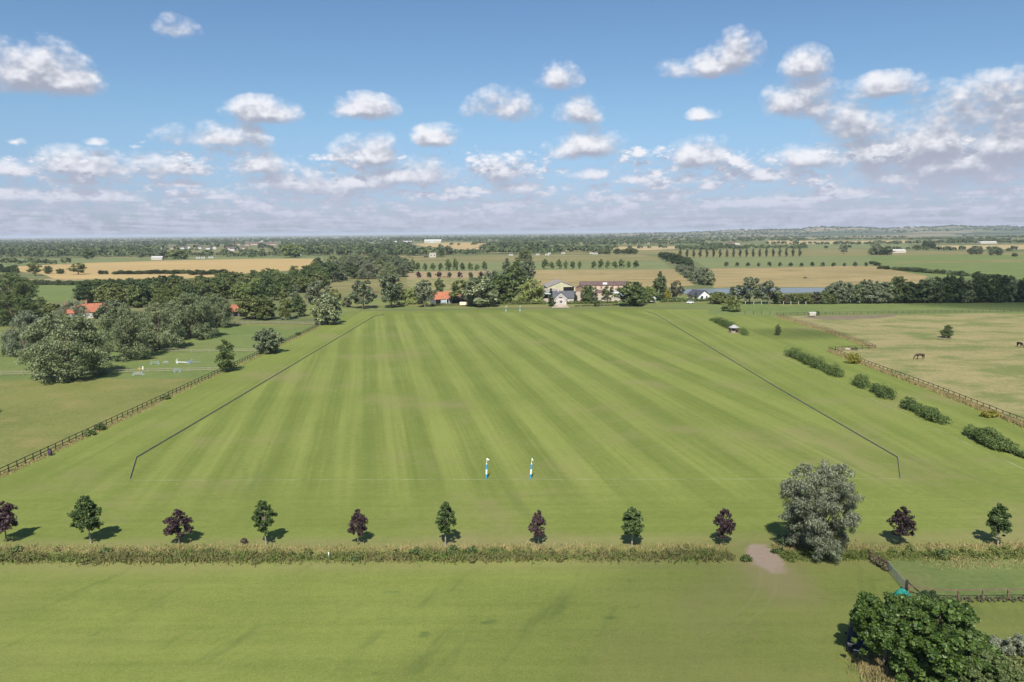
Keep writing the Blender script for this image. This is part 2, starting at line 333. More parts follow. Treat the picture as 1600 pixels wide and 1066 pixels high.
m_straw = flatgrass('straw_pasture', (0.20, 0.165, 0.07), (0.31, 0.235, 0.11), (0.15, 0.14, 0.06), big=0.02, mid=0.08, fine=0.6, stretch=(0.5, 1, 1), c3lo=0.58, c3hi=0.68)
m_wheat = flatgrass('ripe_wheat', (0.34, 0.245, 0.105), (0.42, 0.30, 0.135), None, big=0.012, mid=0.06, fine=0.6, stretch=(0.12, 1, 1), amt=0.5)
m_pale = flatgrass('stubble', (0.32, 0.25, 0.125), (0.40, 0.31, 0.16), None, big=0.008, mid=0.03, fine=0.4, stretch=(0.3, 1, 1), amt=0.5)
m_olive = flatgrass('olive_meadow', (0.135, 0.135, 0.05), (0.20, 0.18, 0.075), (0.24, 0.19, 0.09), big=0.015, mid=0.06, fine=0.7, stretch=(0.4, 1, 1), c3lo=0.5, c3hi=0.65)
m_sage = flatgrass('sage_meadow', (0.125, 0.152, 0.060), (0.165, 0.182, 0.074), (0.19, 0.178, 0.08), big=0.012, mid=0.06, fine=0.7, stretch=(0.4, 1, 1))
m_pinkfield = flatgrass('worn_paddock', (0.24, 0.19, 0.10), (0.30, 0.225, 0.125), (0.17, 0.165, 0.07), big=0.03, mid=0.1, fine=0.7, stretch=(0.4, 1, 1))
m_polo = polo_material(); m_near = near_material()

tag(mobj('mown_field', mesh_polys('mown_field', [(-120, 20, .004), (120, 20, .004), (120, 92.0, .004), (-120, 95.0, .004)], [(0, 1, 2, 3)], m_near)), kind='structure')
sheet('polo_field', [(-120, 95.0), (120, 92.0), (120, 100), (106.5, 150), (106.5, 254), (124.2, 258), (124.2, 360), (110, 392), (60, 402), (-84, 402), (-85, 336), (-86.5, 100), (-120, 110)], .008, m_polo)
sheet('paddock', [(-87, 100), (-85.2, 337), (-100, 345), (-150, 350), (-330, 345), (-330, 60), (-121, 60)], .012, m_paddock)
sheet('jump_paddock', [(-86, 214), (-85.3, 336), (-150, 349), (-230, 330), (-260, 214)], .016, m_lush)
sheet('dry_paddock', [(105.2, 80), (105.2, 153), (106, 254.3), (123.4, 257.6), (124.2, 358), (330, 372), (330, 80)], .012, m_dry)
psheet('green_meadow', [(1113, 474), (1105, 492), (1213, 494), (1600, 489), (1700, 489), (1700, 467), (1450, 470), (1300, 472)], .016, m_lush)
psheet('far_verge', [(480, 478), (470, 497), (560, 490), (560, 484), (800, 481), (1060, 481), (1130, 482), (1130, 462), (900, 462), (640, 464), (520, 470)], .010, m_green)
psheet('pasture', [(1386, 893), (1418, 928), (1497, 937), (1700, 935), (1700, 866), (1440, 872), (1380, 876)], .009, m_lush)
# left-hand fields
psheet('wheat_field', [(12, 417), (135, 411), (300, 406.5), (400, 404.5), (505, 404.5), (489, 419), (452, 423), (420, 425), (395, 429), (245, 438), (150, 437), (85, 436), (65, 428), (15, 423)], .06, m_wheat)
psheet('green_field', [(30, 443), (126, 444.5), (114, 455), (109, 470), (60, 476), (25, 460)], .05, m_lush)
psheet('grass_strip', [(0, 405), (110, 404), (300, 402), (505, 401), (505, 404.3), (300, 406), (135, 410.5), (12, 416), (0, 416)], .05, m_sage)
psheet('stubble_strip', [(190, 392.5), (420, 391), (420, 394), (190, 396)], .05, m_olive)
psheet('cottage_meadow', [(505, 437), (625, 433), (700, 436), (705, 447), (640, 460), (560, 462), (500, 465), (470, 470), (500, 448)], .04, m_olive)
# fields beyond the farm
psheet('bank_meadow', [(628, 403), (760, 399.5), (1000, 398), (1030, 402), (1030, 408), (800, 410), (628, 412)], .06, m_olive)
psheet('tree_row_meadow', [(632, 411), (1030, 405), (1050, 421), (850, 422), (640, 424.5)], .05, m_sage)
psheet('horse_paddock', [(640, 424.5), (768, 423), (770, 434), (635, 436)], .05, m_pinkfield)
psheet('rough_meadow', [(635, 436), (830, 434), (830, 458), (640, 460)], .045, m_dry)
psheet('tan_pasture', [(830, 422), (1052, 420.5), (1085, 446), (1000, 452), (850, 456), (815, 452), (825, 430)], .045, m_straw)
psheet('straw_pasture', [(1102, 420), (1200, 418.3), (1330, 416), (1365, 416), (1450, 432), (1430, 445), (1310, 449), (1200, 449), (1115, 450), (1110, 440)], .045, m_straw)
psheet('row_meadow', [(1078, 403), (1240, 401), (1360, 402), (1362, 416), (1330, 415.8), (1105, 419.6)], .05, m_sage)
psheet('long_meadow', [(1245, 400), (1420, 399), (1700, 396), (1700, 440), (1460, 434), (1372, 416), (1355, 408)], .04, m_lush)
psheet('brown_strip', [(1420, 408), (1530, 406.5), (1700, 405), (1700, 407), (1530, 410), (1380, 412)], .07, m_olive)
psheet('avenue_meadow', [(1060, 391), (1255, 389), (1420, 392), (1600, 394), (1600, 398), (1420, 399), (1240, 400.5), (1060, 402.5)], .05, m_olive)
psheet('river', [(1040, 455.5), (1070, 452), (1180, 450.2), (1300, 449.6), (1420, 449.5), (1420, 455.5), (1260, 457.5), (1150, 459.5), (1060, 458.5)], .06,
       (lambda: (lambda m, t: (out(t, nd(t, 'ShaderNodeBsdfPrincipled', {'Base Color': (0.16, 0.18, 0.18, 1), 'Roughness': 0.38, 'Specular IOR Level': 0.6}).outputs[0]), m)[1])(*newmat('river_water')))())
for (nm, pix, mt) in [
    ('stubble_field', [(905, 379), (1000, 377.5), (1060, 378), (1050, 381.5), (910, 382)], m_pale),
    ('stubble_field', [(940, 386), (1087, 384.5), (1087, 388), (1000, 391.5), (935, 389)], m_pale),
    ('pale_meadow', [(880, 390.5), (1000, 391), (1060, 391), (1060, 398), (960, 398), (880, 397)], m_olive),
    ('stubble_field', [(645, 381), (700, 379.8), (708, 384.5), (690, 387), (662, 385)], m_wheat),
    ('stubble_field', [(690, 379.5), (770, 378.8), (760, 386.5), (700, 387.5)], m_wheat),
    ('stubble_field', [(640, 389), (740, 386.8), (760, 389), (700, 393), (642, 391.5)], m_pale),
    ('stubble_field', [(765, 386), (780, 384), (815, 387.5), (790, 390)], m_olive),
    ('stubble_field', [(1200, 376), (1330, 376.5), (1420, 375.5), (1420, 379.5), (1290, 381.5), (1200, 381.5)], m_pale),
    ('green_strip', [(1160, 382), (1300, 381.8), (1420, 380), (1420, 386), (1260, 390), (1160, 390)], m_sage),
    ('stubble_field', [(1455, 384), (1600, 383), (1700, 383), (1700, 389.5), (1600, 389.6), (1480, 390), (1440, 387)], m_pale),
    ('stubble_field', [(1315, 369), (1430, 367.5), (1430, 370.5), (1320, 371.5)], m_pale),
    ('stubble_field', [(1225, 370.8), (1285, 370.2), (1285, 372.5), (1225, 373)], m_pale),
    ('stubble_field', [(960, 366.7), (1000, 366.4), (1030, 367.3), (960, 368.3)], m_pale),
    ('stubble_field', [(1040, 372), (1090, 371), (1090, 373), (1040, 374)], m_olive)]:
    psheet(nm, pix, .08 + 0.02 * random.Random(pix[0][0]).random(), mt)

# thin painted lines of the ground
m_line = plain('line_paint', (0.26, 0.28, 0.16), 0.9, 0.1, 0.5, 0.3)
def strip(name, pts, w, z, mat):
    V = []; Fc = []
    for i, p in enumerate(pts):
        a = Vector(pts[max(i - 1, 0)]); b = Vector(pts[min(i + 1, len(pts) - 1)]); n = (b - a).normalized(); n = Vector((-n.y, n.x))
        V += [(p[0] + n.x * w / 2, p[1] + n.y * w / 2, z), (p[0] - n.x * w / 2, p[1] - n.y * w / 2, z)]
        if i: Fc.append((2 * i - 2, 2 * i - 1, 2 * i + 1, 2 * i))
    return tag(mobj(name, mesh_polys(name, V, Fc, mat)), kind='structure')
strip('goal_line', [(-63.0, 122.7), (62.4, 120.1)], 0.10, .012, m_line)
strip('safety_line', [(86, 118), (85.5, 140), (86.5, 250)], 0.10, .012, m_line)

# low hills on the right-hand horizon
def hills():
    rng = np.random.RandomState(4)
    nx, ny = 120, 26; V = []; Fc = []
    for j in range(ny):
        for i in range(nx):
            a = -8 + i * 50.0 / (nx - 1); d = 4200 + j * 420
            x, y = d * math.sin(math.radians(a)), d * math.cos(math.radians(a))
            up = min(1, max(0, (a - 4) / 16)) ** 1.2
            r = min(1, max(0, (d - 4300) / 4500)); r = r * r * (3 - 2 * r)
            h = up * r * (56 + 9 * math.sin(a * 0.9) + 6 * math.sin(a * 2.3 + d * 0.001) + 4 * math.sin(d * 0.0021 + a)) - 1.5 * (1 - min(1, r * 40 + 0)) * 1.0
            V.append((x, y, h - 0.3))
    for j in range(ny - 1):
        for i in range(nx - 1):
            k = j * nx + i; Fc.append((k, k + 1, k + nx + 1, k + nx))
    m, t = newmat('hill_fields'); p = pos(t)
    vo = nd(t, 'ShaderNodeTexVoronoi', {'Vector': VM(t, 'MULTIPLY', p, (0.0016, 0.0042, 0)), 'Scale': 1.0}, feature='F1')
    r = nd(t, 'ShaderNodeSeparateColor', {0: vo.outputs['Color']}).outputs[0]
    cr = nd(t, 'ShaderNodeValToRGB', {0: r}); e = cr.color_ramp; e.interpolation = 'CONSTANT'
    e.elements[0].color = (0.07, 0.095, 0.04, 1); e.elements[1].position = 0.45; e.elements[1].color = (0.27, 0.215, 0.12, 1)
    for q, cc in ((0.22, (0.04, 0.06, 0.028, 1)), (0.60, (0.085, 0.11, 0.045, 1)), (0.8, (0.24, 0.19, 0.11, 1))):
        el = e.elements.new(q); el.color = cc
    out(t, nd(t, 'ShaderNodeBsdfPrincipled', {'Base Color': cr.outputs[0], 'Roughness': 0.95}).outputs[0])
    me = mesh_polys('hills', V, Fc, m); me.polygons.foreach_set('use_smooth', [True] * len(me.polygons))
    o = tag(mobj('hills', me), kind='structure'); return np.array(V).reshape(ny, nx, 3)
HILL = hills()
def hill_z(x, y):
    a = math.degrees(math.atan2(x, y)); d = math.hypot(x, y)
    i = (a + 8) / 50 * 119; j = (d - 4200) / 420
    if 0 <= i < 119 and 0 <= j < 25: return max(0, float(HILL[int(j), int(i), 2]))
    return 0.0

# ------------------------------------------------------------------ foliage
M_LEAF = {
    'maple': leafmat('maple_leaves', (0.047, 0.082, 0.023), (0.121, 0.168, 0.055), 0.25),
    'purple': leafmat('copper_leaves', (0.034, 0.021, 0.024), (0.090, 0.055, 0.056), 0.18),
    'silver': leafmat('silver_willow_leaves', (0.127, 0.151, 0.082), (0.321, 0.351, 0.235), 0.25, 0.3),
    'willow': leafmat('grey_willow_leaves', (0.106, 0.137, 0.057), (0.280, 0.317, 0.167), 0.25),
    'grey': leafmat('grey_poplar_leaves', (0.095, 0.121, 0.060), (0.241, 0.269, 0.162), 0.25),
    'bush': leafmat('hazel_leaves', (0.034, 0.070, 0.012), (0.122, 0.188, 0.040), 0.28, 0.35, 0.45),
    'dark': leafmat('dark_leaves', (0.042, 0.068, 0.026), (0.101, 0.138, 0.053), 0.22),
    'mid': leafmat('green_leaves', (0.067, 0.101, 0.032), (0.163, 0.205, 0.069), 0.25),
    'olive': leafmat('olive_leaves', (0.101, 0.125, 0.038), (0.213, 0.237, 0.083), 0.25),
    'pale': leafmat('pale_leaves', (0.154, 0.198, 0.053), (0.319, 0.363, 0.127), 0.3),
    'gold': leafmat('golden_leaves', (0.15, 0.145, 0.020), (0.33, 0.30, 0.050), 0.22),
    'brown': leafmat('brownish_leaves', (0.095, 0.092, 0.048), (0.19, 0.175, 0.100), 0.22),
    'hedge': leafmat('hedge_leaves', (0.046, 0.080, 0.020), (0.132, 0.178, 0.050), 0.22),
    'far': leafmat('far_leaves', (0.042, 0.066, 0.030), (0.130, 0.155, 0.066), 0.2, 0.1, 0.8),
}
M_BARK = plain('bark', (0.16, 0.125, 0.09), 0.9, 0.1, 0.3, 3.0)
M_PALEBARK = plain('pale_bark', (0.30, 0.25, 0.19), 0.9, 0.1, 0.3, 3.0)

def unit(v): return v / np.maximum(np.linalg.norm(v, axis=-1, keepdims=True), 1e-9)
def leaves(rng, L, n, size, asp=0.55, droop=0.0, up=0.3, jit=0.7, rho=(0.72, 1.06), zmin=None):
    """leaf-sized quads over the surfaces of the clumps L (x, y, z, r)"""
    L = np.asarray(L, dtype=float); w = L[:, 3] ** 2; idx = rng.choice(len(L), n, p=w / w.sum())
    d = unit(rng.normal(size=(n, 3)) + np.array([0, 0, 0.25]))
    c = L[idx, :3] + d * (L[idx, 3] * rng.uniform(rho[0], rho[1], n))[:, None] * np.array([1, 1, 0.85])
    if zmin is not None: c[:, 2] = np.maximum(c[:, 2], zmin + rng.uniform(0, 0.15, n))
    nr = unit(d + rng.normal(size=(n, 3)) * jit + np.array([0, 0, up]))
    tg = rng.normal(size=(n, 3)) + np.array([0, 0, -droop]) + d * droop * 0.5
    tg = unit(tg - (tg * nr).sum(1, keepdims=True) * nr)
    b = np.cross(nr, tg); s = size * rng.uniform(0.6, 1.4, n)[:, None]
    return np.stack([c - tg * s * .5, c + b * s * asp * .5 + nr * s * 0.08, c + tg * s * .5, c - b * s * asp * .5 + nr * s * 0.08], 1)
def lobes(rng, H, W, z0, prof, nb=10, ns=7, rb=0.26, rs=0.13, lean=0.0):
    out_ = []
    for i in range(nb):
        h = (i + rng.uniform(0.2, 0.8)) / nb; a = i * 2.4 + rng.uniform(-0.6, 0.6)
        R = prof(h) * W / 2; rad = rb * W * rng.uniform(0.75, 1.2) * max(0.4, prof(h))
        rr = max(R - rad * 0.85, 0) * rng.uniform(0.75, 1.12)
        z = z0 + h * (H - z0); z = min(max(z, z0 + rad * 0.7), H - rad * 0.75)
        c = np.array([math.cos(a) * rr + lean * (z - z0), math.sin(a) * rr, z])
        for j in range(ns):
            d = unit(rng.normal(size=3) + np.array([0, 0, 0.35])); r = rs * W * rng.uniform(0.65, 1.35) * max(0.5, prof(h))
            out_.append(np.append(c + d * rad * rng.uniform(0.55, 1.0) * np.array([1, 1, 0.9]), r))
    return np.array(out_)
def trunk_mesh(rng, L, H, z0, rad, n_br=6, lean=0.0):
    mb = MB()
    top = z0 + (H - z0) * 0.62
    mb.tube([(0, 0, -0.05), (rad * .2, 0, z0 * .5), (lean * z0 * .3, 0, z0), (lean * (top - z0) * .6, 0, top)], [rad * 1.35, rad, rad * .85, rad * .3], 7)
    for i in range(n_br):
        l = L[rng.randint(len(L))]; zb = z0 * rng.uniform(0.75, 1.0) + (top - z0) * rng.uniform(0, 0.5)
        mid = (l[0] * .45, l[1] * .45, zb + (l[2] - zb) * .6)
        mb.tube([(0, 0, zb), mid, (l[0] * .9, l[1] * .9, l[2])], [rad * .45, rad * .3, rad * .1], 5, cap=False)
    return mb.mesh('trunk')
P_ROUND = lambda h: math.sin(PI * min(1, max(0, 0.20 + 0.74 * h))) ** 0.6
P_EGG = lambda h: (math.sin(PI * (0.12 + 0.86 * h ** 0.8))) ** 0.7
P_DOME = lambda h: (1 - h ** 2.4) ** 0.5 * (0.86 + 0.14 * min(1, h * 4))
P_COL = lambda h: min(1.0, 0.45 + 2.2 * h) * (1 - h ** 4) ** 0.6
P_CONE = lambda h: (1 - h) ** 0.8 * min(1, 0.5 + 4 * h) + 0.05
PROTO = {}
def proto(key, n, H, W, z0, prof, nl, size, asp=0.55, droop=0.0, jit=0.7, up=0.3, nb=10, ns=7, rb=0.26, rs=0.13, rad=0.25, lean=0.0, br=6, seed=0, rho=(0.72, 1.06), bark=None):
    PROTO[key] = []
    for i in range(n):
        rng = np.random.RandomState(1000 + seed * 31 + i * 7)
        L = lobes(rng, H, W, z0, prof, nb, ns, rb, rs, lean)
        Q = leaves(rng, L, nl, size, asp, droop, up, jit, rho, zmin=0.1)
        z1 = np.percentile(Q[:, :, 2], 99.7); w1 = np.percentile(np.abs(Q[:, :, 0] - lean * (Q[:, :, 2] - z0) * 0.5), 99) * 2
        PROTO[key].append(dict(Q=Q, trunk=trunk_mesh(rng, L, H, z0, rad, br, lean), H=z1, W=w1, cache={}, bark=bark or M_BARK))
def get_tree(key, i, leaf):
    p = PROTO[key][i % len(PROTO[key])]
    if leaf not in p['cache']: p['cache'][leaf] = mesh_quads('crown', p['Q'], M_LEAF[leaf])
    if not p['trunk'].materials: p['trunk'].materials.append(p['bark'])
    return p, p['cache'][leaf]
_tn = [0]
def tree_at(g, h, w, key, leaf, label, group=None, name='tree', cat='tree', rz=None, var=None):
    _tn[0] += 1; rng = random.Random(_tn[0] * 17 + 3)
    p, cm = get_tree(key, rng.randrange(9) if var is None else var, leaf)
    r = thing(name, (g[0], g[1], g[2]), label, cat, group, rng.uniform(0, 2 * PI) if rz is None else rz)
    s = (w / p['W'], w / p['W'], h / p['H']); r.scale = s
    mobj('trunk', p['trunk'], r); mobj('crown', cm, r)
    return r
def ptree(px, base, top, w, key, leaf, label, group=None, **k):
    g = G(px, base); s = ppm(g); h = height_at(g, px, top)
    return tree_at(g, h, w / s, key, leaf, label, group, **k)

proto('sapling', 4, 6.3, 3.7, 1.75, P_EGG, 6500, 0.24, 0.75, 0.3, 0.8, nb=18, ns=12, rb=0.23, rs=0.075, rad=0.10, br=10, seed=1, bark=M_PALEBARK, rho=(0.2, 1.25))
proto('sapling_thin', 3, 6.0, 3.0, 1.8, P_EGG, 4300, 0.24, 0.75, 0.4, 0.8, nb=17, ns=11, rb=0.24, rs=0.08, rad=0.09, br=10, seed=2, bark=M_PALEBARK, rho=(0.2, 1.3))
proto('copper', 4, 5.4, 3.5, 1.5, P_EGG, 4300, 0.24, 0.8, 0.2, 0.85, nb=17, ns=10, rb=0.23, rs=0.075, rad=0.09, br=12, seed=3, rho=(0.2, 1.45))
proto('near_willow', 1, 11.6, 9.2, 0.9, lambda h: 0.74 + 0.26 * math.sin(PI * (0.05 + 0.8 * h)) - 1.1 * max(0, h - 0.8), 46000, 0.40, 0.18, 1.8, 0.6, 0.1, nb=30, ns=13, rb=0.17, rs=0.06, rad=0.30, br=14, seed=16, rho=(0.4, 1.3))
proto('near_bush', 3, 6.6, 8.4, 0.3, P_DOME, 34000, 0.31, 0.7, 0.3, 0.75, 0.45, nb=24, ns=16, rb=0.19, rs=0.052, rad=0.22, br=8, seed=5, rho=(0.3, 1.2))
proto('near_tree', 1, 7.0, 8.0, 2.3, P_ROUND, 36000, 0.29, 0.7, 0.3, 0.8, 0.45, nb=26, ns=16, rb=0.19, rs=0.05, rad=0.2, br=10, seed=25, rho=(0.3, 1.25))
proto('big_willow', 4, 17, 19, 0.4, P_DOME, 26000, 0.52, 0.42, 1.0, 0.65, 0.2, nb=26, ns=12, rb=0.19, rs=0.07, rad=0.6, br=8, seed=6, rho=(0.5, 1.12))
proto('oval', 2, 11, 7, 0.8, P_EGG, 5500, 0.5, 0.55, 0.5, nb=14, ns=8, rb=0.24, rs=0.12, rad=0.22, seed=7)
proto('broad', 5, 12, 11, 0.5, P_ROUND, 4600, 0.85, 0.62, 0.3, 0.65, 0.35, nb=18, ns=9, rb=0.23, rs=0.09, rad=0.32, seed=8, rho=(0.5, 1.12))
proto('open', 3, 12, 9.5, 2.0, P_ROUND, 2600, 0.85, 0.5, 0.6, nb=12, ns=6, rb=0.22, rs=0.10, rad=0.28, br=9, seed=9)
proto('tall', 3, 14, 6.5, 1.2, P_EGG, 2600, 0.8, 0.55, 0.5, nb=13, ns=6, rb=0.27, rs=0.14, rad=0.25, seed=10)
proto('weeping', 1, 12, 12, 0.4, P_DOME, 4500, 1.1, 0.28, 2.2, 0.5, 0.1, nb=15, ns=8, rb=0.21, rs=0.10, rad=0.35, seed=11)
proto('conifer', 1, 9, 4, 0.3, P_CONE, 1500, 0.6, 0.5, 0.8, nb=14, ns=6, rb=0.28, rs=0.14, rad=0.15, seed=12)
proto('row', 4, 10, 7, 1.4, P_EGG, 1100, 1.0, 0.65, 0.3, nb=10, ns=5, rb=0.27, rs=0.14, rad=0.22, seed=13)
proto('poplar', 3, 13, 3.6, 1.0, P_COL, 800, 1.0, 0.55, 0.2, nb=13, ns=4, rb=0.34, rs=0.20, rad=0.2, br=3, seed=14)
proto('shrub', 3, 2.2, 2.6, 0.05, P_DOME, 1500, 0.26, 0.6, 0.2, nb=8, ns=7, rb=0.25, rs=0.12, rad=0.05, br=5, seed=15)

def bush_at(name, label, cat, spine, leaf, n, size, group=None, seed=0, zs=0.85):
    """a bush or hedge: one leafy mass over clumps along its spine [(x, y, height, half width)]"""
    rng = np.random.RandomState(700 + seed); L = []
    for (x, y, h, w) in spine:
        for j in range(16):
            a = rng.uniform(0, 2 * PI); rr = w * math.sqrt(rng.uniform(0, 1)) * 0.75
            r = h * rng.uniform(0.15, 0.33); z = rng.uniform(r * 0.7, max(r, h * rng.uniform(0.72, 1.06) * (1 - 0.35 * (rr / w) ** 2) - r * 0.8))
            L.append((x + math.cos(a) * rr, y + math.sin(a) * rr, z, r))
    L = np.array(L); o = np.array([spine[0][0], spine[0][1], 0]); L[:, :3] -= o
    Q = leaves(rng, L, n, size, 0.6, 0.2, 0.35, 0.65, (0.65, 1.06), zmin=0.05)
    return tag(mobj(name, mesh_quads(name, Q, M_LEAF[leaf]), loc=tuple(o)), label, cat, group)

# ------------------------------------------------------------------ the row of young trees by the ditch
ROW = 'young trees in the row along the ditch'
for px, b, tp, w, k, lf, lab in [
    (10, 847, 784, 42, 'copper', 'purple', 'purple leaved young tree cut by the left edge of the photo'),
    (142, 849, 775, 46, 'sapling', 'maple', 'tallest fullest green young tree, between the two leftmost purple ones'),
    (280, 850, 796, 42, 'copper', 'purple', 'purple leaved young tree second from the left in the row, with side twig'),
    (416, 851, 783, 36, 'sapling_thin', 'maple', 'green young tree beside the small dark stump, second green one from the left'),
    (559, 852, 797, 30, 'copper', 'purple', 'purple leaved young tree left of the goal, third purple one from the left'),
    (696, 853, 785, 34, 'sapling_thin', 'maple', 'slim green young tree standing just left of the near goal posts'),
    (841, 853, 799, 29, 'copper', 'purple', 'narrow purple leaved young tree just right of the near goal posts'),
    (987, 854, 792, 36, 'sapling_thin', 'maple', 'green young tree leaning right, between the two purple ones right of the goal'),
    (1130, 853, 795, 34, 'copper', 'purple', 'ragged purple leaved young tree just left of the bare earth patch'),
    (1407, 853, 793, 38, 'copper', 'purple', 'purple leaved young tree right of the big silver willow'),
    (1559, 854, 789, 38, 'sapling', 'maple', 'green young tree at the right end of the row')]:
    o = ptree(px, b, tp, w * .86, k, lf, lab, ROW, name='young_tree'); o.rotation_euler[0] = .045 * math.sin(px * 1.3); o.rotation_euler[1] = .05 * math.cos(px * 2.1)
ptree(1279, 867, 730, 100, 'near_willow', 'silver', 'big silver leaved willow standing beside the bare earth patch', name='willow_tree', rz=0.6)
g = G(1232, 850); bush_at('dark_bush', 'dark green bush in the shade under the left of the silver willow', 'bush', [(g[0] - .4, g[1], 1.7, 1.4), (g[0] + 1.0, g[1] + .3, 2.0, 1.3)], 'dark', 1500, 0.3, seed=1)
# leafy trees in the lower right corner
tree_at(G(1382, 1040), 6.4, 6.8, 'near_tree', 'bush', 'round leafy green tree overhanging the black car', name='leafy_tree', var=0)
tree_at(G(1468, 1056), 6.9, 8.8, 'near_bush', 'bush', 'largest leafy green tree at the bottom right of the photo', name='leafy_tree', var=1)
tree_at(G(1448, 972), 3.3, 3.4, 'near_bush', 'dark', 'smaller dark leafy tree by the fence corner, behind the larger two', name='leafy_tree', var=2)
tree_at(G(1540, 1098), 4.4, 5.4, 'near_bush', 'mid', 'leafy tree cut by the bottom right corner of the photo', name='leafy_tree', var=0)
g = G(1582, 1020); bush_at('silver_bush', 'pale silver leaved shrub at the right edge beside the leafy trees', 'bush', [(g[0] - 1, g[1], 1.7, 1.5), (g[0] + 1, g[1] + .2, 1.9, 1.6), (g[0] + 3, g[1] + .4, 1.8, 1.5)], 'silver', 4200, 0.24, seed=2)
g = G(1590, 1055); bush_at('olive_bush', 'olive green shrub below the silver shrub at the right edge', 'bush', [(g[0] - 1.5, g[1], 2.0, 1.3), (g[0] + .6, g[1], 2.3, 1.6)], 'olive', 3000, 0.28, seed=3)

# ------------------------------------------------------------------ ditch and rough grass
def blades(rng, n, pts_fn, h_fn, lean=0.35, w=0.06):
    P = pts_fn(n); h = h_fn(P) * rng.uniform(0.55, 1.25, n)
    a = rng.uniform(0, 2 * PI, n); tip = np.stack([np.cos(a), np.sin(a), np.zeros(n)], 1) * (h * lean * rng.uniform(0.2, 1.3, n))[:, None]
    b = rng.uniform(0, 2 * PI, n); sv = np.stack([np.cos(b), np.sin(b), np.zeros(n)], 1) * (w * rng.uniform(0.6, 1.6, n))[:, None]
    Z = np.array([0, 0, 1.0])
    return np.stack([P - sv, P + sv, P + tip * .55 + sv * .7 + Z * (h * .65)[:, None], P + tip - sv * .2 + Z * h[:, None]], 1)
def weedmat(name, cols):
    m, t = newmat(name); r = nd(t, 'ShaderNodeNewGeometry'); p = r.outputs['Position']
    f = M(t, 'MULTIPLY_ADD', r.outputs['Random Per Island'], 0.42, M(t, 'MULTIPLY_ADD', NZ(t, VM(t, 'MULTIPLY', p, (1, 1.6, 1)), 0.16, 5.0, 0.75), 2.0, -0.72))
    cr = nd(t, 'ShaderNodeValToRGB', {0: f}); e = cr.color_ramp
    e.elements[0].color = c4(cols[0]); e.elements[-1].color = c4(cols[-1])
    for i, c in enumerate(cols[1:-1]): q = e.elements.new((i + 1) / (len(cols) - 1)); q.color = c4(c)
    b = nd(t, 'ShaderNodeBsdfPrincipled', {'Base Color': cr.outputs[0], 'Roughness': 0.8, 'Specular IOR Level': 0.15})
    tl = nd(t, 'ShaderNodeBsdfTranslucent', {0: cr.outputs[0]})
    out(t, nd(t, 'ShaderNodeMixShader', {0: 0.2, 1: b.outputs[0], 2: tl.outputs[0]}).outputs[0]); return m
m_weed = weedmat('ditch_weeds', [(0.060, 0.100, 0.024), (0.115, 0.160, 0.040), (0.16, 0.185, 0.055), (0.19, 0.145, 0.072), (0.11, 0.155, 0.038), (0.25, 0.215, 0.095)])
m_weed2 = weedmat('green_weeds', [(0.070, 0.110, 0.026), (0.125, 0.165, 0.042), (0.17, 0.19, 0.058), (0.14, 0.17, 0.045), (0.11, 0.15, 0.04), (0.25, 0.225, 0.095)])
m_drygrass = weedmat('dry_grass_blades', [(0.17, 0.18, 0.06), (0.30, 0.25, 0.11), (0.36, 0.28, 0.135), (0.22, 0.20, 0.08)])
def along(rng, x0, x1, off, spread):
    """points beside the ditch line that runs from the left edge to the right one"""
    def f(n):
        x = rng.uniform(x0, x1, n); y = 94.0 - 0.0135 * (x + 30) + off + rng.normal(size=n) * spread * 0.5
        return np.stack([x, y, np.zeros(n)], 1)
    return f
def hn(rng, base, amp, k=0.6):
    ph = rng.uniform(0, 6, 4)
    return lambda P: np.maximum(.12, base + amp * (np.sin(P[:, 0] * k + ph[0]) * .5 + np.sin(P[:, 0] * k * 2.7 + ph[1]) * .35 + np.sin(P[:, 0] * k * .31 + ph[2]) * .6 + np.sin(P[:, 0] * k * 5.1 + P[:, 1] * 2 + ph[3]) * .4))
rng = np.random.RandomState(11)
for x0, x1, den in ((-82, 27.0, 1.0), (33.0, 80, 0.85)):
    n = int(200 * (x1 - x0) * den)
    Q = [blades(rng, n, along(rng, x0, x1, -2.6, 1.5), hn(rng, 0.42 if x0 < 0 else 0.28, 0.24), 0.7, 0.09)]
    # leafier docks and nettles in clumps
    cx = rng.uniform(x0, x1, int((x1 - x0) * 1.9)); L = np.stack([cx, 94.0 - 0.0135 * (cx + 30) - 2.6 + rng.normal(size=len(cx)) * 0.8, rng.uniform(0.12, 0.40, len(cx)), rng.uniform(0.22, 0.58, len(cx))], 1)
    Q.append(leaves(rng, L, int(len(cx) * 70), 0.24, 0.5, 0.2, 0.5, 0.7, zmin=0.03))
    o = mobj('ditch_weeds', mesh_quads('ditch_weeds', np.concatenate(Q), m_weed if x0 < 0 else m_weed2))
    tag(o, 'rough green and brown weeds growing along the ditch', 'weeds', kind='stuff')
    n2 = int(55 * (x1 - x0))
    o = mobj('rough_grass', mesh_quads('rough_grass', blades(rng, n2, along(rng, x0, x1, 0.0, 1.5), hn(rng, 0.34, 0.12), 0.6, 0.05), m_drygrass))
    tag(o, 'dry unmown grass along the back of the ditch', 'grass', kind='stuff')
n = 6000
Q = blades(rng, n, lambda k: np.stack([49 + 36 * rng.uniform(0, 1, k) ** 0.8, 86.2 + rng.beta(1.6, 1.6, k) * 5.5, np.zeros(k)], 1), hn(rng, 0.20, 0.12), 0.7, 0.06)
tag(mobj('rough_grass', mesh_quads('rough_grass', Q, m_drygrass)), 'pale dry grass in front of the ditch on the right', 'grass', kind='stuff')
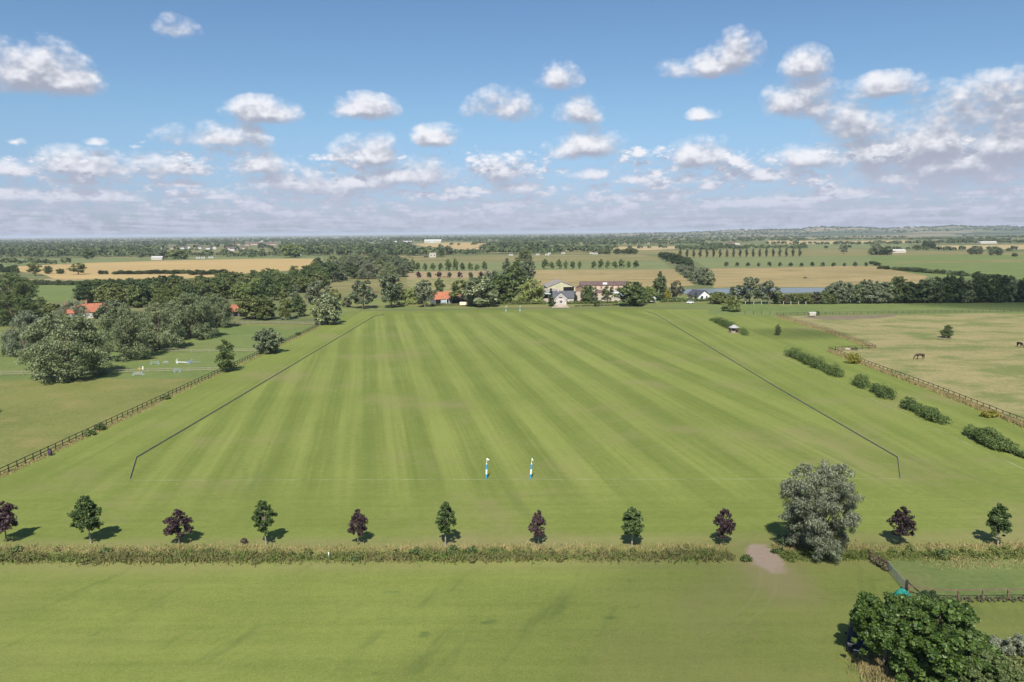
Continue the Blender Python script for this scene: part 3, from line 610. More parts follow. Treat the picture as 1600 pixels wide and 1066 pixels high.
for px, py, h in ((25, 862, 1.0), (650, 868, 1.3), (705, 868, 1.4), (735, 866, 1.2), (1470, 872, 1.5), (555, 876, 0.9), (1215, 864, 0.8), (165, 864, .9), (325, 866, .9), (1165, 876, .9)):
    g = G(px, py)
    bush_at('weed_clump', 'dark green weed clump standing out of the ditch', 'weed', [(g[0] - .2, g[1], h * .9, .7), (g[0] + .25, g[1], h, .7)], 'mid', 520, 0.24, 'taller weed clumps in the ditch', seed=px)
# small dark stump beside the second green tree
g = G(381, 850); mb = MB(); mb.tube([(0, 0, 0), (0.05, 0, .35), (0.1, 0.05, .6)], [.32, .28, .18], 8); mb.tube([(0, 0, .3), (.4, .1, .55)], [.12, .05], 6)
r = thing('tree_stump', (g[0], g[1], 0), 'small dark stump in the grass left of a green young tree', 'stump'); mb.build('stump_wood', M_BARK, r)
mobj('dead_leaves', mesh_quads('dead_leaves', leaves(np.random.RandomState(5), np.array([[0, 0, .4, .45]]), 160, .2), M_LEAF['purple']), r)
# white marker post in the ditch
m_farwhite = plain('weathered_white', (0.50, 0.49, 0.46), 0.8, 0.2, 0.12, 0.2)
m_white = plain('white_paint', (0.72, 0.72, 0.70), 0.5, 0.4, 0.06)
g = G(514, 874); r = thing('marker_post', (g[0], g[1], 0), 'small white marker post standing among the ditch weeds', 'post')
MB().box(-.06, .06, -.06, .06, 0, .85).build('post_shaft', m_white, r); MB().box(-.08, .08, -.08, .08, .85, .9).build('post_cap', m_white, r)

# ------------------------------------------------------------------ goal posts
m_blue = plain('blue_padding', (0.045, 0.26, 0.47), 0.55, 0.35, 0.08)
m_flag = plain('flag_cloth', (0.80, 0.80, 0.74), 0.8, 0.1, 0.05)
def goal_post(x, y, label, lean, turn, s=1.0):
    r = thing('goal_post', (x, y, 0), label, 'goal post', 'polo goal posts'); r.rotation_euler = (0, lean, 0)
    zs = [0, .78, 1.62, 2.45]; rad = .15
    for i in range(3):
        MB().tube([(0, 0, zs[i]), (0, 0, zs[i + 1] - .004)], [rad, rad], 14).build('post_band', m_white if i == 1 else m_blue, r)
    MB().tube([(0, 0, 2.45), (0, 0, 2.62)], [.10, .07], 12).build('post_collar', m_white, r)
    MB().tube([(0, 0, 2.6), (0, 0, 3.5)], [.035, .03], 8).build('flag_pole', m_white, r)
    c, s_ = math.cos(turn), math.sin(turn); V = []
    for i in range(6):
        u = i / 5; wv = .05 * math.sin(u * 5)
        for z in (3.48 - .2 * u, 3.10 + .10 * u): V.append((c * u * .48 - s_ * wv, s_ * u * .48 + c * wv, z))
    Fc = [(2 * i, 2 * i + 1, 2 * i + 3, 2 * i + 2) for i in range(5)]
    n = len(V); V2 = V + [(v[0] - s_ * .008, v[1] + c * .008, v[2]) for v in V]
    mobj('flag', mesh_polys('flag', V2, Fc + [tuple(k + n for k in reversed(f)) for f in Fc], m_flag), r)
    return r
g = G(760, 748); goal_post(g[0], g[1], 'left near goal post, blue and white, leaning very slightly, white flag spread', 0.03, -0.25)
g = G(829, 748); goal_post(g[0], g[1], 'right near goal post, blue and white, leaning right, white flag folded', 0.07, -0.95)
g = G(790.5, 489); goal_post(g[0], g[1], 'left one of the two far goal posts', 0.02, -0.3)
g = G(812.5, 488.6); goal_post(g[0], g[1], 'right one of the two far goal posts', 0.0, -0.6)

# ------------------------------------------------------------------ side boards
m_board = plain('board_paint', (0.19, 0.195, 0.145), 0.55, 0.35, 0.25, 0.6)
def side_boards(pts, label):
    r = thing('side_boards', (pts[0][0], pts[0][1], 0), label, 'side boards', 'low boards along the polo field')
    me = MB().box(0, 1, -.035, .035, 0.0, .28).box(0.0, 1, -.075, .075, -.01, .05).mesh('board', m_board)
    seg = []
    for a, b in zip(pts[:-1], pts[1:]):
        a = Vector(a[:2]); b = Vector(b[:2]); n = max(1, round((b - a).length / 3.66))
        for i in range(n): seg.append((a.lerp(b, i / n), a.lerp(b, (i + 1) / n)))
    for i, (a, b) in enumerate(seg):
        d = b - a; mobj('board', me, r, (a.x - pts[0][0], a.y - pts[0][1], 0.012 + 0.006 * (i % 2)), (0, 0, math.atan2(d.y, d.x)), ((d.length) - 0.03, 1, 0.96 + 0.06 * ((i * 7) % 3) / 2))
side_boards([G(203, 749), G(213, 716), G(330, 647), G(584, 495), G(600, 491.5)], 'low grey blue boards along the left side of the polo field')
side_boards([G(1407, 748), G(1403, 716), G(1200, 598), G(1024, 491), G(1010, 487.5)], 'low grey blue boards along the right side of the polo field')

# ------------------------------------------------------------------ fences
m_creo = plain('dark_fence_wood', (0.050, 0.042, 0.034), 0.85, 0.2, 0.35, 1.5)
m_brownwood = plain('brown_fence_wood', (0.19, 0.125, 0.085), 0.85, 0.2, 0.35, 1.5)
m_greywood = plain('weathered_fence_wood', (0.26, 0.22, 0.17), 0.85, 0.2, 0.3, 1.5)
m_palefence = plain('pale_fence_wood', (0.42, 0.38, 0.31), 0.8, 0.2, 0.25, 1.5)
def fence(pts, label, mat, sp=2.2, ph=1.3, rails=(0.55, 1.15), pw=.13, rh=.12, bays=2, group='post and rail fences', name='fence', skip=()):
    o = pts[0]; r = thing(name, (o[0], o[1], 0), label, 'fence', group)
    pm = MB().box(-pw / 2, pw / 2, -pw / 2, pw / 2, -.05, ph).mesh('post', mat); rm = MB().box(0, 1, -.03, .03, -rh / 2, rh / 2).mesh('rail', mat)
    P = []
    for a, b in zip(pts[:-1], pts[1:]):
        a = Vector(a[:2]); b = Vector(b[:2]); n = max(1, round((b - a).length / sp))
        P += [(a.lerp(b, i / n), math.atan2(b.y - a.y, b.x - a.x)) for i in range(n)]
    P.append((Vector(pts[-1][:2]), P[-1][1]))
    rn = random.Random(len(P))
    for k, (p, a) in enumerate(P):
        if k in skip: continue
        mobj('post', pm, r, (p.x - o[0], p.y - o[1], 0), (rn.uniform(-.02, .02), rn.uniform(-.02, .02), a), (1, 1, rn.uniform(.95, 1.06)))
    k = 0
    while k < len(P) - 1:
        e = k + 1
        while e - k < bays and e < len(P) - 1 and abs(P[e][1] - P[k][1]) < 1e-3: e += 1
        d = P[e][0] - P[k][0]
        for z in rails:
            n = Vector((-d.y, d.x)).normalized() * (pw / 2 + .032)
            mobj('rail', rm, r, (P[k][0].x - o[0] + n.x, P[k][0].y - o[1] + n.y, z + rn.uniform(-.02, .02)), (0, -rn.uniform(-.008, .008), math.atan2(d.y, d.x)), (d.length - .01, 1, 1))
        k = e
    return r
g0 = G(0, 744); g1 = G(497, 511)
a = Vector(g0[:2]); b = Vector(g1[:2]); ext = a - (b - a).normalized() * 12
fence([ext, a, b], 'long dark post and rail fence running along the left side of the polo field', m_creo, 2.25, 1.35, (.6, 1.22))
fence([G(-30, 588), G(70, 586), G(345, 580)], 'weathered rail fence crossing in front of the big left willow to the horse jumps', m_greywood, 3.0, 1.25, (.55, 1.1))
fence([G(205, 549), G(300, 551), G(400, 550), G(425, 548)], 'weathered rail fence behind the horse jumps', m_greywood, 3.0, 1.25, (.55, 1.1))
fence([G(345, 507), G(420, 506), G(500, 508)], 'weathered rail fence at the far end of the left paddock', m_greywood, 3.0, 1.25, (.55, 1.1))
fence([G(-10, 562), G(20, 555), G(50, 550), G(100, 541)], 'short dark rail fence left of the big left willow', m_creo, 2.6, 1.25, (.55, 1.1))
fence([G(1213, 494), G(1290, 516), G(1368, 545)], 'brown rail fence running diagonally beside the dry paddock to its corner', m_brownwood, 2.6, 1.3, (.5, 1.18))
fence([G(1368, 545), G(1295, 548)], 'dark rail fence crossing at the corner of the dry paddock', m_creo, 2.4, 1.3, (.5, 1.18))
fence([G(1295, 548), G(1450, 605), G(1600, 663), G(1680, 694)], 'dark rail fence along the near side of the dry paddock', m_creo, 2.4, 1.3, (.5, 1.18))
fence([G(1213, 493), G(1290, 492), G(1400, 490), G(1470, 489), G(1700, 487)], 'long far rail fence along the back of the dry paddock', m_creo, 3.4, 1.3, (.5, 1.18))
for q in (0, 1, 2, 3):
    g = G(1164 + 13 * q, 491.5); r = thing('fence_post', (g[0], g[1], 0), 'dark lone post of four standing left of the dry paddock', 'post', 'four dark posts')
    MB().box(-.09, .09, -.09, .09, 0, 1.5).build('post_shaft', m_creo, r); MB().box(-.11, .11, -.11, .11, 1.5, 1.55).build('post_cap', m_creo, r)
for q, px in enumerate((1164.5, 1177.5, 1189.5, 1224, 1235.5, 1247.5, 1259)):
    g = G(px, 476); r = thing('white_post', (g[0], g[1], 0), 'white post of the loose row in front of the shrubs', 'post', 'white posts by the shrubs')
    MB().box(-.14, .14, -.14, .14, 0, 1.7).build('post_shaft', m_palefence, r); MB().box(-.17, .17, -.17, .17, 1.7, 1.78).build('post_cap', m_palefence, r)
# dry grass along the diagonal fences
def fence_grass(pix, w, n, h, label):
    gg = [G(*p)[:2] for p in pix]; rg = np.random.RandomState(n)
    def f(k):
        seg = rg.randint(0, len(gg) - 1, k); u = rg.uniform(0, 1, k)
        A = np.array(gg)[seg]; B = np.array(gg)[seg + 1]; q = A + (B - A) * u[:, None] + rg.normal(size=(k, 2)) * w
        return np.column_stack([q, np.zeros(k)])
    tag(mobj('dry_grass', mesh_quads('dry_grass', blades(rg, n, f, lambda P: np.full(len(P), h), 0.5, 0.07), m_drygrass)), label, 'grass', kind='stuff')
fence_grass([(1295, 549), (1450, 607), (1600, 666), (1680, 696)], 0.55, 9000, 0.75, 'dry grass under the near fence of the dry paddock')
fence_grass([(1213, 495), (1290, 517), (1368, 546)], 0.7, 5000, 0.6, 'dry grass under the diagonal fence')
fence_grass([(0, 745), (250, 628), (497, 512)], 0.5, 6000, 0.28, 'thin grass under the left fence')
# lower right: gate, its posts, the overgrown fence and the rail fence
gp = G(1416, 927); ga = G(1386, 892); gb = G(1360, 876)
r = thing('gate_post', (gp[0], gp[1], 0), 'thick dark gate post at the corner of the lower right fence', 'post')
MB().tube([(0, 0, 0), (0, 0, 1.55)], [.17, .15], 9).build('post_shaft', m_creo, r); MB().tube([(.12, 0, 1.3), (1.5, -.9, .05)], [.08, .08], 6).build('brace', m_creo, r)
m_galv = plain('galvanised_steel', (0.45, 0.47, 0.47), 0.45, 0.5, 0.12, 2, 0.6)
d = Vector(ga[:2]) - Vector(gp[:2]); r = thing('field_gate', (gp[0], gp[1], 0), 'galvanised steel field gate standing by the dark gate post', 'gate', rz=math.atan2(d.y, d.x))
Lg = d.length
for i in range(6): MB().tube([(.22, 0, .2 + i * .2), (Lg, 0, .2 + i * .2)], [.035, .035], 6).build('gate_bar', m_galv, r)
for x in (.22, Lg * .5, Lg): MB().tube([(x, 0, .15), (x, 0, 1.25)], [.03, .03], 6).build('gate_upright', m_galv, r)
fence([ga, gb], 'old overgrown rail fence leading from the steel gate to the ditch', m_brownwood, 1.8, 1.35, (.35, .75, 1.15), .14)
bush_at('climbing_plant', 'grey green creeper growing over the old rail fence by the gate', 'plant', [(ga[0] + (gb[0] - ga[0]) * u, ga[1] + (gb[1] - ga[1]) * u, 1.15, .4) for u in (0.05, .25, .45, .65)], 'brown', 1700, .2, seed=9)
fence([G(1419, 932), G(1458, 938), G(1497, 939), G(1535, 938.5), G(1574, 938), G(1640, 937)], 'brown top rail fence with thin wires in the lower right', m_brownwood, 2.7, 1.25, (1.2,), .14, .11, 1)
bush_at('fence_weeds', 'scrubby plants growing along the foot of the lower right rail fence', 'weeds', [(G(px, 939)[0], G(px, 939)[1], .55, .7) for px in range(1480, 1640, 17)], 'brown', 1500, .2, seed=10)
r = thing('wire_netting', (G(1419, 932)[0], G(1419, 932)[1], 0), 'thin wires strung below the top rail of the lower right fence', 'wire')
for z in (.35, .62, .9):
    q = [G(*p_) for p_ in ((1419, 932), (1458, 938), (1497, 939), (1535, 938.5), (1574, 938), (1640, 937))]
    MB().tube([(a_[0] - q[0][0], a_[1] - q[0][1], z) for a_ in q], [.006] * 6, 4).build('wire', m_creo, r)
# teal netting
m_teal = plain('teal_net', (0.01, 0.20, 0.15), 0.6, 0.3, 0.3, 3)
g = G(1411, 942); r = thing('green_net', (g[0], g[1], 0), 'bright teal green net on a small frame between the leafy trees', 'net')
V = []; Fc = []
for j in range(9):
    for i in range(11):
        u, v = i / 10, j / 8; V.append((-1.3 + 2.3 * u, -.5 + 1.0 * v, 1.6 * math.sin(PI * (.08 + .84 * u)) * (1 - .25 * (2 * v - 1) ** 2) + .08 * math.sin(u * 17 + v * 11)))
for j in range(8):
    for i in range(10): k = j * 11 + i; Fc.append((k, k + 1, k + 12, k + 11))
me = mesh_polys('net_cover', V, Fc, m_teal); mobj('net_cover', me, r)
mb = MB()
for y in (-.48, 0, .48): mb.tube([(-1.3 + .23 * i, y, max(0, 1.57 * math.sin(PI * (.08 + .84 * i / 10)) * (1 - .25 * (2 * y) ** 2) - .03)) for i in range(11)], [.025] * 11, 5)
mb.build('net_hoops', m_galv, r)

# ------------------------------------------------------------------ black car under the leafy tree
def car():
    m_body = plain('black_car_paint', (0.012, 0.012, 0.014), 0.42, 0.35, 0.1, 1); m_glass = plain('car_glass', (0.02, 0.025, 0.03), 0.2, 0.4, 0.05)
    m_tyre = plain('tyre_rubber', (0.02, 0.02, 0.02), 0.9, 0.1); m_rim = plain('alloy_rim', (0.4, 0.4, 0.42), 0.35, 0.5, .05, 1, .8)
    m_lamp = plain('headlamp_glass', (0.16, 0.165, 0.175), 0.5, 0.3, .03); m_trim = plain('black_plastic', (0.025, 0.025, 0.025), 0.7, .2)
    g = G(1330, 1024); r = thing('black_car', (g[0] + 1.5, g[1] + 2.1, 0), 'black off road car parked in the shade under the leafy tree', 'car', rz=-0.46)
    # body: cross sections along the length (front is -y)
    sec = [(-2.25, .45, .80, .78), (-2.1, .35, .98, .88), (-1.2, .32, 1.08, .93), (-.95, .32, 1.12, .94), (.2, .32, 1.13, .95), (1.9, .32, 1.15, .94), (2.2, .40, 1.12, .88), (2.28, .5, .95, .82)]
    V = []; Fc = []
    for (y, z0, z1, w) in sec: V += [(-w, y, z0), (w, y, z0), (w * 1.0, y, (z0 + z1) / 2 + .05), (w * .94, y, z1), (-w * .94, y, z1), (-w, y, (z0 + z1) / 2 + .05)]
    for i in range(len(sec) - 1):
        for j in range(6): Fc.append((i * 6 + j, i * 6 + (j + 1) % 6, i * 6 + 6 + (j + 1) % 6, i * 6 + 6 + j))
    Fc += [tuple(range(5, -1, -1)), tuple(42 + j for j in range(6))]
    mobj('body', mesh_polys('body', V, Fc, m_body), r)
    cab = [(-1.0, 1.10, .86), (-.35, 1.68, .74), (.3, 1.76, .74), (1.75, 1.72, .72), (2.15, 1.10, .84)]
    V = [(sx * w, y, z) for (y, z, w) in cab for sx in (-1, 1)] + [(sx * .86, y, 1.09) for y in (-.35, .3, 1.75) for sx in (-1, 1)]
    Fc = [(2, 3, 5, 4), (4, 5, 7, 6)]
    mobj('roof', mesh_polys('roof', V, Fc + [(10, 2, 4, 12), (12, 4, 6, 14), (3, 11, 13, 5), (5, 13, 15, 7)], m_body), r)
    for k in ((0, 1, 3, 2), (6, 7, 9, 8), (0, 2, 10), (1, 11, 3), (6, 8, 14), (7, 15, 9)):
        vv = [V[i] for i in k]; mobj('window', mesh_polys('window', vv, [tuple(range(len(vv)))], m_glass), r)
    for sx in (-1, 1):
        x = sx * .885
        mobj('side_window', mesh_polys('side_window', [(sx * .872, -.28, 1.13), (sx * .872, 1.65, 1.13), (sx * .765, 1.6, 1.62), (sx * .765, -.05, 1.62)], [(0, 1, 2, 3)], m_glass), r)
        MB().box(sx * .58 - .14, sx * .58 + .14, -2.29, -2.12, .68, .80).build('headlamp', m_lamp, r)
        MB().box(sx * 1.02 - .1, sx * 1.02 + .1, -.75, -.62, 1.08, 1.28).build('mirror', m_trim, r)
        for y in (-1.4, 1.4):
            w = MB().tube([(sx * .70, y, .37), (sx * .95, y, .37)], [.37, .37], 18).build('wheel', m_tyre, r)
            MB().tube([(sx * .94, y, .37), (sx * .962, y, .37)], [.23, .21], 14).build('rim', m_rim, w)
    MB().box(-.8, .8, -2.36, -2.2, .36, .58).build('bumper', m_trim, r)
    MB().box(-.26, .26, -2.385, -2.362, .46, .58).build('number_plate', m_white, r)
    for i in range(5): MB().box(-.32, .32, -2.29, -2.2, .64 + .05 * i, .665 + .05 * i).build('grille_bar', m_trim, r)
car()
g = G(1345, 1036)
fence_grass([(1350, 1032), (1385, 1050), (1372, 1066)], 0.9, 1800, 0.4, 'tuft of dry grass at the foot of the leafy trees')

# ------------------------------------------------------------------ horses
def horse_mesh():
    me = bpy.data.meshes.new('horse_body'); V = []; E_ = []; R_ = []
    def v(p, r): V.append(p); R_.append(r if isinstance(r, tuple) else (r, r)); return len(V) - 1
    def e(a, b): E_.append((a, b))
    pel = v((0, .62, 1.30), (.27, .29)); mid = v((0, .1, 1.20), (.27, .31)); ch = v((0, -.50, 1.24), (.24, .31)); e(pel, mid); e(mid, ch)
    n1 = v((0, -.82, 1.22), (.13, .22)); n2 = v((0, -1.12, .88), (.10, .16)); pol = v((0, -1.34, .55), (.09, .11)); e(ch, n1); e(n1, n2); e(n2, pol)
    hd = v((0, -1.40, .32), (.085, .10)); mz = v((0, -1.38, .08), (.06, .07)); e(pol, hd); e(hd, mz)
    rump = v((0, .86, 1.24), (.2, .22)); e(pel, rump); t1 = v((0, 1.0, .95), .07); t2 = v((0, 1.02, .5), .05); e(rump, t1); e(t1, t2)
    for sx in (-1, 1):
        a = v((sx * .16, -.5, .85), .12); b = v((sx * .16, -.5 - sx * .1, .48), .065); c = v((sx * .16, -.5 - sx * .16, .08), .05); d = v((sx * .16, -.55 - sx * .16, .03), .06); e(ch, a); e(a, b); e(b, c); e(c, d)
        a = v((sx * .17, .60, .88), .16); b = v((sx * .17, .82 + sx * .08, .52), .07); c = v((sx * .17, .76 + sx * .1, .08), .05); d = v((sx * .17, .71 + sx * .1, .03), .06); e(pel, a); e(a, b); e(b, c); e(c, d)
        q = v((sx * .07, -1.30, .66), .03); e(pol, q)
    me.from_pydata(V, E_, []); o = bpy.data.objects.new('tmp_horse', me); col.objects.link(o)
    sk = o.modifiers.new('s', 'SKIN'); o.modifiers.new('b', 'SUBSURF').levels = 2
    for i, r in enumerate(R_): me.skin_vertices[0].data[i].radius = r
    me.skin_vertices[0].data[0].use_root = True
    dg = bpy.context.evaluated_depsgraph_get(); m2 = bpy.data.meshes.new_from_object(o.evaluated_get(dg)); bpy.data.objects.remove(o)
    m2.polygons.foreach_set('use_smooth', [True] * len(m2.polygons)); m2.name = 'horse_body'; return m2
m_horse = plain('dark_bay_coat', (0.035, 0.022, 0.016), 0.6, 0.3, 0.3, 2); m_chest = plain('chestnut_coat', (0.16, 0.07, 0.035), 0.6, 0.3, 0.2, 2)
hm = horse_mesh(); hm.materials.append(m_horse); hm2 = hm.copy(); hm2.materials[0] = m_chest
mane = MB().add([(0, -.75, 1.42), (0, -1.2, .95), (0, -1.38, .62), (.03, -1.2, .60), (.08, -1.0, .85), (.07, -.75, 1.15), (.02, -.75, 1.44), (.02, -1.22, .97)], [(0, 1, 2, 3, 4, 5), (5, 4, 3, 2, 7, 6)]).mesh('mane', plain('horse_mane', (0.012, 0.01, 0.009), 0.8, 0.2))
def horse(px, py, label, me, rz, s=1.0, group='horses grazing in the paddocks'):
    g = G(px, py); r = thing('horse', (g[0], g[1], 0), label, 'horse', group, rz); r.scale = (s, s, s)
    mobj('horse_body', me, r); mobj('mane', mane, r)
horse(1437, 562, 'dark brown horse grazing with its head to the left in the dry paddock', hm, -PI / 2 - .1, 1.3)
horse(1593, 543, 'dark horse grazing end on at the far right edge of the dry paddock', hm, 0.12, 1.25)
for px, py, rz in ((695, 435, -1.4), (680.5, 431, .6), (1059, 441.5, 1.5), (588, 459, -1.7), (1258, 436, -1.5)):
    horse(px, py, {695: 'chestnut horse grazing near the purple trees beyond the cottage', 680.5: 'chestnut horse end on beside the purple trees', 1059: 'chestnut horse in the pasture left of the far avenue', 588: 'chestnut horse behind the trees left of the cottage', 1258: 'dark horse lying far out on the straw coloured pasture'}[px], hm if px == 1258 else hm2, rz, 1.25)

# ------------------------------------------------------------------ show jumps
m_lblue = plain('light_blue_paint', (0.27, 0.33, 0.36), 0.5, 0.4, 0.1); m_yellow = plain('yellow_paint', (0.65, 0.47, 0.05), 0.5, 0.4, 0.1); m_mblue = plain('mid_blue_paint', (0.17, 0.22, 0.31), 0.5, 0.4, 0.1)
def jump(px, py, label, wing, poles, L, hgt, rz=0.0, tilt=0.0, filler=None):
    g = G(px, py); r = thing('show_jump', (g[0], g[1], 0), label, 'horse jump', 'show jumps in the left paddock', rz)
    for sx in (-1, 1):
        if sx in wing:
            w = MB()
            for q in range(4): w.box(sx * L / 2 - .03 + sx * q * .16, sx * L / 2 + .03 + sx * q * .16, -.03, .03, 0.05, wing[sx][0] * (1 - .13 * q))
            w.box(min(sx * L / 2, sx * (L / 2 + .55)), max(sx * L / 2, sx * (L / 2 + .55)), -.045, .045, .3, .4).box(sx * L / 2 - .1, sx * L / 2 + .1, -.35, .35, 0, .08)
            w.build('jump_wing', wing[sx][1], r)
    for i, (z, mt) in enumerate(poles): MB().tube([(-L / 2, .06, z - tilt), (L / 2, .06, z + tilt)], [.055, .055], 8).build('jump_pole', mt, r)
    if filler: MB().box(filler[0], filler[1], -.25, .25, 0, filler[2]).build('filler', filler[3], r)
jump(242, 570, 'pale blue show jump with two wings and low poles', {-1: (1.5, m_lblue), 1: (1.6, m_lblue)}, [(.5, m_lblue), (.9, m_lblue)], 1.9, 1.2)
jump(259, 568, 'small low pale blue jump beside the two winged one', {-1: (.9, m_lblue), 1: (1.0, m_lblue)}, [(.5, m_white)], .8, .8)
jump(288, 568, 'white show jump with a tall wing at left, low pole and blue filler', {-1: (1.7, m_white)}, [(.45, m_white), (.28, m_white)], 4.2, 1, .0, -.12, (.9, 2.1, .75, m_mblue))
jump(307, 567, 'faint pale blue jump wing and pole right of the white jump', {-1: (1.5, m_lblue)}, [(.25, m_lblue)], 2.6, 1)
jump(221, 578, 'yellow and white filler boards standing by the rail fence', {-1: (1.0, m_yellow)}, [(.4, m_yellow)], .9, .8, .3, 0, (.3, .6, 1.0, m_white))
jump(277, 582, 'pale blue slatted jump panel leaning on the rail fence', {-1: (1.5, m_lblue), 1: (1.5, m_lblue)}, [(.4, m_lblue), (.8, m_lblue), (1.2, m_lblue)], 1.2, 1.2)
jump(216, 587, 'grey slatted panel in front of the rail fence', {-1: (1.0, m_galv), 1: (1.0, m_galv)}, [(.3, m_galv), (.55, m_galv), (.8, m_galv), (1.0, m_galv)], 2.6, 1.2)

# ------------------------------------------------------------------ buildings
m_redtile = plain('red_roof_tiles', (0.31, 0.115, 0.065), 0.8, 0.2, 0.22, 1.5); m_orangetile = plain('orange_roof_tiles', (0.35, 0.135, 0.072), 0.8, 0.2, 0.2, 1.5)
m_slate = plain('dark_slate', (0.060, 0.060, 0.075), 0.6, 0.4, 0.2, 1.0); m_brownroof = plain('brown_roof_sheets', (0.115, 0.075, 0.07), 0.8, 0.2, 0.25, 0.6)
m_greyroof = plain('grey_roof_sheets', (0.25, 0.225, 0.20), 0.8, 0.2, 0.2, 0.4); m_render = plain('pale_render', (0.44, 0.40, 0.35), 0.85, 0.2, 0.1, 0.6)
m_brick = plain('soft_red_brick', (0.30, 0.16, 0.11), 0.85, 0.2, 0.2, 2.0); m_weather = plain('grey_weatherboard', (0.13, 0.14, 0.155), 0.8, 0.2, 0.2, 1.0)
m_cream = plain('cream_cladding', (0.40, 0.385, 0.25), 0.85, 0.2, 0.15, 0.4); m_pink = plain('pinkish_wall', (0.44, 0.33, 0.26), 0.9, 0.2, 0.15, 0.4)
m_blackshade = plain('black_and_painted_shade', (0.012, 0.012, 0.014), 0.9, 0.1); m_pane = plain('window_glass', (0.03, 0.035, 0.045), 0.15, 0.6, .1); m_bluebox = plain('pale_blue_steel', (0.40, 0.50, 0.56), 0.5, 0.4, .1)  # the near-black paints shade into openings, and colours plain black parts
m_concrete = plain('yard_concrete', (0.40, 0.33, 0.26), 0.9, 0.1, 0.2, 0.25); m_road = plain('lane_tarmac', (0.17, 0.165, 0.155), 0.9, 0.2, 0.2, 0.4)
def block(root, x0, x1, y0, y1, eave, ridge, wm, rm, axis='x', ov=0.35, hip=0.0, base=-.05):
    """walls with gables as one part, the two roof slopes as another"""
    cx, cy_ = (x0 + x1) / 2, (y0 + y1) / 2
    if axis == 'x':
        V = [(x0, y0, base), (x1, y0, base), (x1, y1, base), (x0, y1, base), (x0, y0, eave), (x1, y0, eave), (x1, y1, eave), (x0, y1, eave), (x0, cy_, ridge - .05), (x1, cy_, ridge - .05)]
        Fc = [(0, 1, 5, 4), (1, 2, 6, 9, 5), (2, 3, 7, 6), (3, 0, 4, 8, 7)]
        sl_ = (ridge - eave) / ((y1 - y0) / 2); e = eave - ov * sl_; t_ = .14
        R_ = [(x0 - ov, y0 - ov, e), (x1 + ov, y0 - ov, e), (x1 + ov - hip, cy_, ridge), (x0 - ov + hip, cy_, ridge), (x1 + ov, y1 + ov, e), (x0 - ov, y1 + ov, e)]
    else:
        V = [(x0, y0, base), (x1, y0, base), (x1, y1, base), (x0, y1, base), (x0, y0, eave), (x1, y0, eave), (x1, y1, eave), (x0, y1, eave), (cx, y0, ridge - .05), (cx, y1, ridge - .05)]
        Fc = [(0, 1, 5, 8, 4), (1, 2, 6, 5), (2, 3, 7, 9, 6), (3, 0, 4, 7)]
        sl_ = (ridge - eave) / ((x1 - x0) / 2); e = eave - ov * sl_; t_ = .14
        R_ = [(x0 - ov, y1 + ov, e), (x0 - ov, y0 - ov, e), (cx, y0 - ov + hip, ridge), (cx, y1 + ov - hip, ridge), (x1 + ov, y0 - ov, e), (x1 + ov, y1 + ov, e)]
    w = mobj('wall', mesh_polys('wall', V, Fc, wm), root)
    Rv = [(a, b, c + .06) for a, b, c in R_] + [(a, b, c + .06 - t_) for a, b, c in R_]
    Rf = [(0, 1, 2, 3), (3, 2, 4, 5), (9, 8, 7, 6), (11, 10, 8, 9), (0, 6, 7, 1), (5, 4, 10, 11), (1, 7, 8, 2), (2, 8, 10, 4), (3, 9, 6, 0), (5, 11, 9, 3)]
    rf = mobj('roof', mesh_polys('roof', Rv, Rf, rm), root)
    return w, rf
def window(root, x, y, z, w, h, face='f', name='window', mat=None, frame=True):
    mb = MB(); t_ = .05
    if face == 'f': mb.box(x - w / 2, x + w / 2, y - t_, y + .02, z, z + h)
    elif face == 'l': mb.box(x - t_, x + .02, y - w / 2, y + w / 2, z, z + h)
    elif face == 'r': mb.box(x - .02, x + t_, y - w / 2, y + w / 2, z, z + h)
    o = mb.build(name, mat or m_pane, root)
    if frame and face == 'f':
        q = MB(); f = .07
        q.box(x - w / 2 - f, x + w / 2 + f, y - t_ - .03, y - t_ + .01, z - f, z).box(x - w / 2 - f, x + w / 2 + f, y - t_ - .03, y - t_ + .01, z + h, z + h + f)
        q.box(x - w / 2 - f, x - w / 2, y - t_ - .03, y - t_ + .01, z, z + h).box(x + w / 2, x + w / 2 + f, y - t_ - .03, y - t_ + .01, z, z + h).box(x - .03, x + .03, y - t_ - .03, y - t_ + .01, z, z + h)
        q.build('frame', m_white, o)
    return o
def bld(px, py, label, cat='house', rz=0.0, name='house', group=None):
    g = G(px, py); return thing(name, (g[0], g[1], hill_z(g[0], g[1])), label, cat, group, rz)

# red roofed open fronted cottage behind the far goal line
r = bld(693, 474.5, 'open fronted cottage with orange red roof and grey gable beyond the far goal', 'cottage', math.radians(28), 'cottage')
w_, rf = block(r, -5.4, 5.4, 0, 7.2, 2.9, 6.6, m_weather, m_orangetile)
MB().box(-1.0, -.3, 1.9, 2.7, 4.65, 4.95).build('skylight', m_white, rf); MB().box(2.0, 2.7, 1.9, 2.7, 4.65, 4.95).build('skylight', m_pane, rf)
MB().box(-4.8, -1.9, -.09, -.01, .1, 2.4).build('bay_shade_panel', m_blackshade, r); MB().box(-1.5, 1.6, -.10, -.01, .5, 2.3).build('glazed_bay', m_bluebox, r); MB().box(2.1, 4.7, -.09, -.01, .1, 2.4).build('bay_shade_panel', m_blackshade, r)  # the wall is closed here; dark panels paint the shade of open bays
for x in (-5.2, -1.7, 1.85, 3.4, 5.2): MB().box(x - .14, x + .14, -.32, -.10, -.05, 2.75).build('post', m_greywood if x < 1 else m_white, r)
r = bld(716, 474, 'low dark lean-to shed joined on the right of the orange roofed cottage', 'shed', math.radians(12), 'shed')
